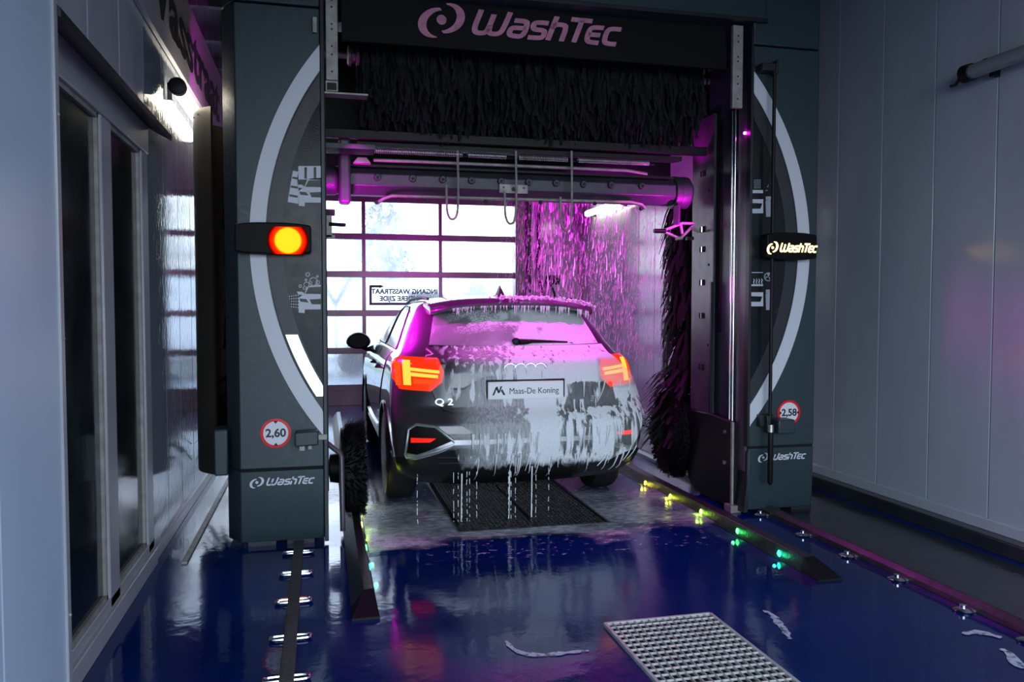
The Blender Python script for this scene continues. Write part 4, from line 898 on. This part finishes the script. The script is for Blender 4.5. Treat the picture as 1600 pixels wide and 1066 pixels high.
def f_glass(noise, ramp, m, xyz):
    cover = ramp(xyz[0], -.28, .22, .0, .40)
    blob = noise(1.0, (9,9,9), 5); sp_ = noise(1.0,(90,90,90),2)
    patch = m('MULTIPLY', ramp(blob, .44, .56, 0, 1), ramp(sp_, .42, .60, .15, .95))
    up = ramp(xyz[2], 1.22, 1.33, 0, 1)
    left = m('MULTIPLY', m('MULTIPLY', patch, up), ramp(xyz[0], -.52, -.32, 0, .8))
    right = ramp(m('ADD', blob, cover), .62, .82, 0, .95)
    rag = ramp(m('ADD', xyz[2], m('MULTIPLY', noise(1.0,(40,40,6),2), .06)), 1.385, 1.40, 1, 0)
    rag2 = m('MAXIMUM', rag, ramp(xyz[0], -.12, .08, 1, 0))
    return m('ADD', m('MAXIMUM', left, m('MULTIPLY', right, rag)), m('MULTIPLY', rag2, ramp(noise(1.0,(2.5,2.5,4),4), .35, .7, .16, .40)))
M['foam_glass'] = film('foam_on_glass', (.80,.82,.85), .45, f_glass, .5, 110)
panel('foam_skin', [(-.62,1.15),(-.62,.76),(-.50,.50),(-.45,.36),(.45,.34),(.74,.44),(.80,.52),(.875,.66),(.875,.90),(.66,1.085),(.63,1.15)], rearmap, M['foam'], CAR, .026, .0255, .03, label='white soap foam running down the tailgate and bumper')
panel('foam_skin', gl, rearmap, M['foam_glass'], CAR, .011, .0105, .03, label='patchy foam on the rear window')
# foam over lamp and right rear corner, with drips
rnd = random.Random(21)
def blobline(b, pts, r0):
    b.tube(pts, [r0*(1-.75*i/(len(pts)-1)) for i in range(len(pts))], 6)
b = B()
for k in range(60):
    x = rnd.choice([rnd.uniform(.0,.86), rnd.uniform(-.42,.1), rnd.uniform(.3,.86)]); z0_ = rnd.choice([.92,.80,.62,.46,.44,.42]) if x > .2 else rnd.choice([.46,.43,.60]); ln = rnd.uniform(.05,.17); sway = rnd.uniform(-.02,.01) if x < .55 else rnd.uniform(-.07,-.01)
    pts = [rearmap(min(.88,x+sway*(i/6)**1.5), z0_-ln*i/6)+Vector((0,-.034,0)) for i in range(7)]; blobline(b, pts, rnd.uniform(.004,.009))
mk('foam_runs', b, M['foamsolid'], CAR, smooth=True, kind='stuff')
b = B()
for k in range(260):
    u = rnd.uniform(-.15,.62); c0 = Vector((XC+u, 5.53+.05*u*u+rnd.uniform(0,.3), 1.505-.05*abs(u/.6)**3+rnd.uniform(-.02,.01)))
    e = Vector((rnd.gauss(0,1),rnd.gauss(0,1),abs(rnd.gauss(0,1)))).normalized()*rnd.uniform(.006,.022); b.tube([c0,c0+e*.6,c0+e+Vector((rnd.gauss(0,.006),0,0))],[.009,.006,.002],5)
for k in range(90):
    u = rnd.uniform(-.45,.57); c0 = Vector((XC+u, 5.515+.07*(u/.6)**4, 1.446-.05*abs(u/.6)**3)); b.tube([c0,c0+Vector((rnd.gauss(0,.002),.004,-rnd.uniform(.01,.06)))],[.005,.002],5)
mk('foam_tufts', b, M['foamsolid'], CAR, smooth=True, kind='stuff')
# dripping water under the bumper
b = B()
for px in (709,716,722,730,734,795,799,806,832,838,652,858,745):
    x = at(px,700,5.16)[0]; zt = .345-rnd.uniform(0,.02); z = zt
    while z > .01:
        ln = rnd.uniform(.02,.10) if px in (832,797,709) else rnd.uniform(.008,.05); b.tube([(x,5.17,z),(x+rnd.gauss(0,.0015),5.17,max(.003,z-ln))],[.003,.0022],5); z -= ln+rnd.uniform(.005,.045)
for px, zt in ((832,.36),(797,.34),(722,.33)):
    x = at(px,700,5.16)[0]; b.tube([(x,5.17,zt),(x-.002,5.17,zt-.12),(x-.006,5.17,.01)],[.006,.004,.003],6)
o = mk('dripping_foam', b, M['foamsolid'], None, smooth=True); tag(o,'thin strings of foam water dripping from the bumper to the floor','water drips',kind='stuff')
# ------------------------------------------------------------------ water curtain behind the car
b = B(); rnd = random.Random(9)
for k in range(6500):
    x = 1.95+1.75*rnd.random()**1.25; Y = rnd.uniform(6.95,8.9)
    if x > 3.75: continue
    z = rnd.uniform(.9,2.75); ln = rnd.choice([.02,.03,.05,.09])*rnd.uniform(.6,1.3); r = rnd.uniform(.0010,.0024); dx = -.08*ln
    b.tube([(x,Y,z),(x+dx*.5,Y,z-ln*.5),(x+dx,Y,z-ln)],[r*.3,r,r*.5],4,caps=False)
for k in range(70):
    x = 1.95+.75*rnd.random(); z = rnd.uniform(1.7,2.85); ln = rnd.uniform(.04,.14); b.tube([(x,6.9,z),(x+.003,6.9,z-ln*.6),(x,6.9,z-ln)],[.001,.003,.005],5)
o = mk('water_curtain', b, M['droplet'], None, smooth=True); tag(o,'falling streaks of magenta lit water in front of the right wall','water spray',kind='stuff')
# ================================================================== floor fittings
def wheel_guide(name, prof, y0, y1, label, nose, cap_x):
    t = thing(name, (prof[0][0],y0,0), label, 'wheel guide', 'wheel guides')
    mk('guide_profile', B().prism([(p[0],p[1]) for p in prof],'y',y0,y1), M['mat_rail'], t, bevel=.003)
    xs = [p[0] for p in prof]
    mk('nose', B().add([(p[0],y0,p[1]) for p in prof]+[(min(xs),y0-nose,.0),(max(xs),y0-nose,.0),(min(xs),y0-nose,.012),(max(xs),y0-nose,.012)],
        [(0,3,5,4),(0,1,6,4),(1,2,7,6),(2,3,5,7),(4,5,7,6)]), M['blackpl'], t)
    return t
gl_ = wheel_guide('wheel_guide', [(.125,0),(.187,.082),(.232,.085),(.252,0)], 3.82, 10.5, 'dark steel wheel guide on the left beside the left rear wheel', .17, 0)
gr_ = wheel_guide('wheel_guide', [(2.515,0),(2.532,.078),(2.595,.082),(2.65,0)], 3.78, 10.5, 'dark steel wheel guide on the right with a row of small glowing lamps', .17, 0)
for i,(px,py,c) in enumerate(((1008,755,(1,.85,.05)),(1047,776,(.85,1,.05)),(1095,800,(.55,1,.08)),(1152,830,(.05,1,.15)),(1217,865,(.02,1,.45)))):
    # lamp sits on the inner face of the guide at the measured place along it
    d = RC @ Vector(((px-CX)/FPX, -(py-CY)/FPX, 1.0)); s = 2.518/d.x; y = d.y*s; z = EYE+d.z*s; m = emit('guide_led', c, 8)
    o = mk('guide_lamp', B().lathe([(.013,0),(.016,-.004),(.010,-.010)], (0,0,0),'x',14).map(lambda v: (2.523-abs(v[0]), y+v[1], z+v[2]*1.2)), m, gr_, smooth=True)
    light('guide_lamp_glow', 'POINT', (2.49,y,z), (0,0,0), .10, c, .01)
    y2 = (6.1,5.7,5.1,4.60,4.25)[i]
    mk('guide_lamp', B().lathe([(.013,0),(.017,.004),(.010,.010)], (0,0,0),'x',14).map(lambda v: (.238+abs(v[0])*.8, y2+v[1], .05+v[2]*1.2)), m, gl_, smooth=True)
    light('guide_lamp_glow', 'POINT', (.275,y2,.05), (0,0,0), .12, c, .01)
def clip(name, x, y, s, parent):
    q = smoothpts([(x-s*.02,y-.02),(x+s*.045,y-.02),(x+s*.07,y-.016),(x+s*.078,y),(x+s*.07,y+.016),(x+s*.045,y+.02),(x-s*.02,y+.02)],1)
    mk(name, B().tube([(a,b_,.012) for a,b_ in q], .008,8), M['chrome'], parent, smooth=True)
RL = thing('floor_rail', (-.14,3,0), 'flat dark running rail with chrome clips on the left floor', 'rail')
mk('rail', bx(-.168,-.112,.5,11.5,0,.022), M['mat_rail'], RL, bevel=.003)
yy = 4.74
for py in (867,900,943,1000,1064): 
    y = EYE/( -(RC @ Vector(((455-CX)/FPX, -(py-CY)/FPX, 1.0))).z)*(RC @ Vector(((455-CX)/FPX, -(py-CY)/FPX, 1.0))).y
    clip('rail_clip', -.148, y, -1, RL); clip('rail_clip', -.132, y, 1, RL)
RR_ = thing('floor_rail', (3.0,3,0), 'raised dark running rail with bolted clips along the right floor', 'rail')
mk('rail', B().prism([(2.975,0),(2.975,.03),(3.0,.055),(3.03,.055),(3.04,.03),(3.07,.02),(3.07,0)],'y',.5,11.5), M['mat_rail'], RR_, bevel=.003)
for px,py in ((1182,806),(1240,838),(1310,871),(1388,908),(1490,957),(1596,1005)):
    d = RC @ Vector(((px-CX)/FPX, -(py-CY)/FPX, 1.0)); s = -EYE/d.z; y = d.y*s; x = 2.93
    o = mk('rail_clip', B().lathe([(.0,.0),(.042,.0),(.046,.008),(.030,.016),(.016,.018),(.016,.032),(.0,.034)], (x,y,0),'z',20), M['chrome'], RR_, smooth=True)
    mk('clip_plate', bx(x-.03,x+.06,y-.03,y+.03,0,.012), M['galv'], RR_, bevel=.003)
# galvanised drain grating in front
gx0, gx1, gy1, gy0 = 1.23, 1.745, 3.33, 1.9
GT = thing('drain_grating', (1.49,2.6,0), 'galvanised steel drain grating in the blue floor at the front', 'grating')
mk('grating_shade_sheet', bx(gx0,gx1,gy0,gy1,.0005,.0015), M['black'], GT)  # flat black sheet painting the shade below the bars
mk('grating_frame', B().box(gx0-.008,gx0+.006,gy0,gy1,0,.015).box(gx1-.006,gx1+.008,gy0,gy1,0,.015).box(gx0,gx1,gy1-.006,gy1+.008,0,.015).box(gx0,gx1,gy0-.008,gy0+.006,0,.015), M['grating'], GT)
nX = 15
for k in range(1,nX): 
    x = gx0+(gx1-gx0)*k/nX; mk('long_bar', bx(x-.0025,x+.0025,gy0,gy1,.002,.014), M['grating'], GT)
nY = 30
for k in range(1,nY):
    y = gy0+(gy1-gy0)*k/nY; mk('cross_bar', B().prism([(y-.0025,.005),(y-.0025,.014),(y+.0025,.014),(y+.0025,.005)],'x',gx0,gx1), M['grating'], GT)
# dark pit cover under the car
GC = thing('pit_grating', (1.34,5.8,0), 'dark perforated pit cover in the floor under the car', 'grating')
mk('cover_shade_sheet', bx(.86,1.84,4.86,7.2,.0005,.003), M['black'], GC)  # thin black sheet in place of the darkness under the cover
mk('cover_frame', B().box(.83,.87,4.84,7.22,0,.014).box(1.82,1.86,4.84,7.22,0,.014).box(.83,1.86,4.82,4.86,0,.014), M['steel_dark'], GC, bevel=.003)
mk('cover_middle_bar', bx(1.34,1.36,4.86,7.2,0,.013), M['steel_dark'], GC)
b = B()
for k in range(58): y = 4.88+k*.04; b.box(.87,1.82,y,y+.006,.003,.012)
for k in range(34): x = .885+k*.0285; b.box(x,x+.005,4.86,7.2,.003,.011)
mk('cover_mesh', b, M['mat_rail'], GC, kind='stuff')
# foam puddle on the floor
def f_pud(noise, ramp, m, xyz):
    X, Y = xyz[0], xyz[1]                       # origin 1.425, 5.35
    n1 = noise(1.0,(1.8,2.6,1),5,(1,2,0)); n2 = noise(1.0,(16,26,1),4)
    wob = m('MULTIPLY', n1, .5)
    inside = m('MULTIPLY', m('MULTIPLY', ramp(X,-.62,-.58,0,1), ramp(X,.40,.44,1,0)), ramp(Y,-.46,-.42,0,1))
    right = ramp(m('ADD', X, m('MULTIPLY',n1,.3)), .92, 1.12, 1, 0); left = ramp(m('ADD', X, m('MULTIPLY',n1,.5)), -.95, -.55, 0, 1)
    near = ramp(m('ADD', m('ADD', Y, .9), m('MULTIPLY',n1,.9)), .62, .84, 0, 1); far = ramp(Y, .2, .6, 1, .15)
    body = m('MULTIPLY', m('MULTIPLY', right, left), m('MULTIPLY', near, far))
    body = m('MULTIPLY', body, m('SUBTRACT', 1, inside))
    speck = m('MULTIPLY', ramp(n2,.60,.68,0,.5), m('MULTIPLY', ramp(X,.7,1.15,1,0), ramp(X,-1.1,-.6,0,1)))
    return m('ADD', m('MULTIPLY', body, m('MULTIPLY', ramp(n2,.30,.60,.5,.95), ramp(n1,.35,.6,.45,1))), m('MULTIPLY', speck, m('SUBTRACT',1,inside)))
M['puddle'] = film('foam_puddle', (.72,.74,.80), .3, f_pud, .5, 60)
b = B(); b.add([(-.0,4.3,.018),(2.59,4.3,.018),(2.59,6.4,.018),(.0,6.4,.018)],[(0,1,2,3)]); b.v = [(v[0] if v[0] > .1 else .26, v[1], .016) for v in b.v]
o = mk('foam_puddle', b, M['puddle'], None); tag(o,'grey soap foam spread on the wet floor behind and under the car','foam',kind='stuff')
# thin foam remains on the blue floor
rnd = random.Random(31); 
def smear(pts, w, label):
    b = B(); L_, R_ = [], []
    P_ = smoothpts(pts,2)
    for i,p in enumerate(P_):
        q = P_[min(i+1,len(P_)-1)]; o_ = P_[max(i-1,0)]; d = Vector((q[0]-o_[0],q[1]-o_[1])).normalized(); ww = 1.5*w*(.3+.7*math.sin(PI*(i+.5)/len(P_)))*rnd.uniform(.6,1.4)
        L_.append((p[0]-d.y*ww,p[1]+d.x*ww,.004)); R_.append((p[0]+d.y*ww,p[1]-d.x*ww,.004))
    n = len(L_); b.add(L_+R_, [(i,i+1,n+i+1,n+i) for i in range(n-1)]); o = mk('foam_smear', b, M['smear'], None); tag(o,label,'foam','foam smears on the floor')
def f_sm(noise, ramp, m, xyz): return ramp(noise(1.0,(30,30,30),4),.32,.52,.15,.9)
M['smear'] = film('foam_smear_film', (.65,.70,.78), .4, f_sm, .5, 60)
def gp(px,py):
    d = RC @ Vector(((px-CX)/FPX, -(py-CY)/FPX, 1.0)); s = -EYE/d.z; return (d.x*s, d.y*s)
smear([gp(p,q) for p,q in ((1192,955),(1208,962),(1216,975),(1226,985),(1234,1000))], .012, 'small white foam streak on the blue floor right of the front grating')
smear([gp(p,q) for p,q in ((790,1003),(805,1020),(840,1026),(880,1022),(920,1018))], .010, 'curved foam line on the blue floor left of the front grating')
smear([gp(p,q) for p,q in ((1563,1015),(1578,1022),(1586,1036),(1598,1046))], .014, 'white foam streak at the lower right edge of the floor')
smear([gp(p,q) for p,q in ((1505,992),(1530,988),(1565,998))], .014, 'pale foam streak beside the right rail near the corner')
smear([gp(p,q) for p,q in ((1318,820),(1345,828),(1370,838),(1398,836))], .016, 'faint foam trail on the grey floor strip at the right wall')
smear([gp(p,q) for p,q in ((1480,880),(1510,882),(1536,888))], .012, 'short pale foam mark on the grey floor strip nearest the camera')
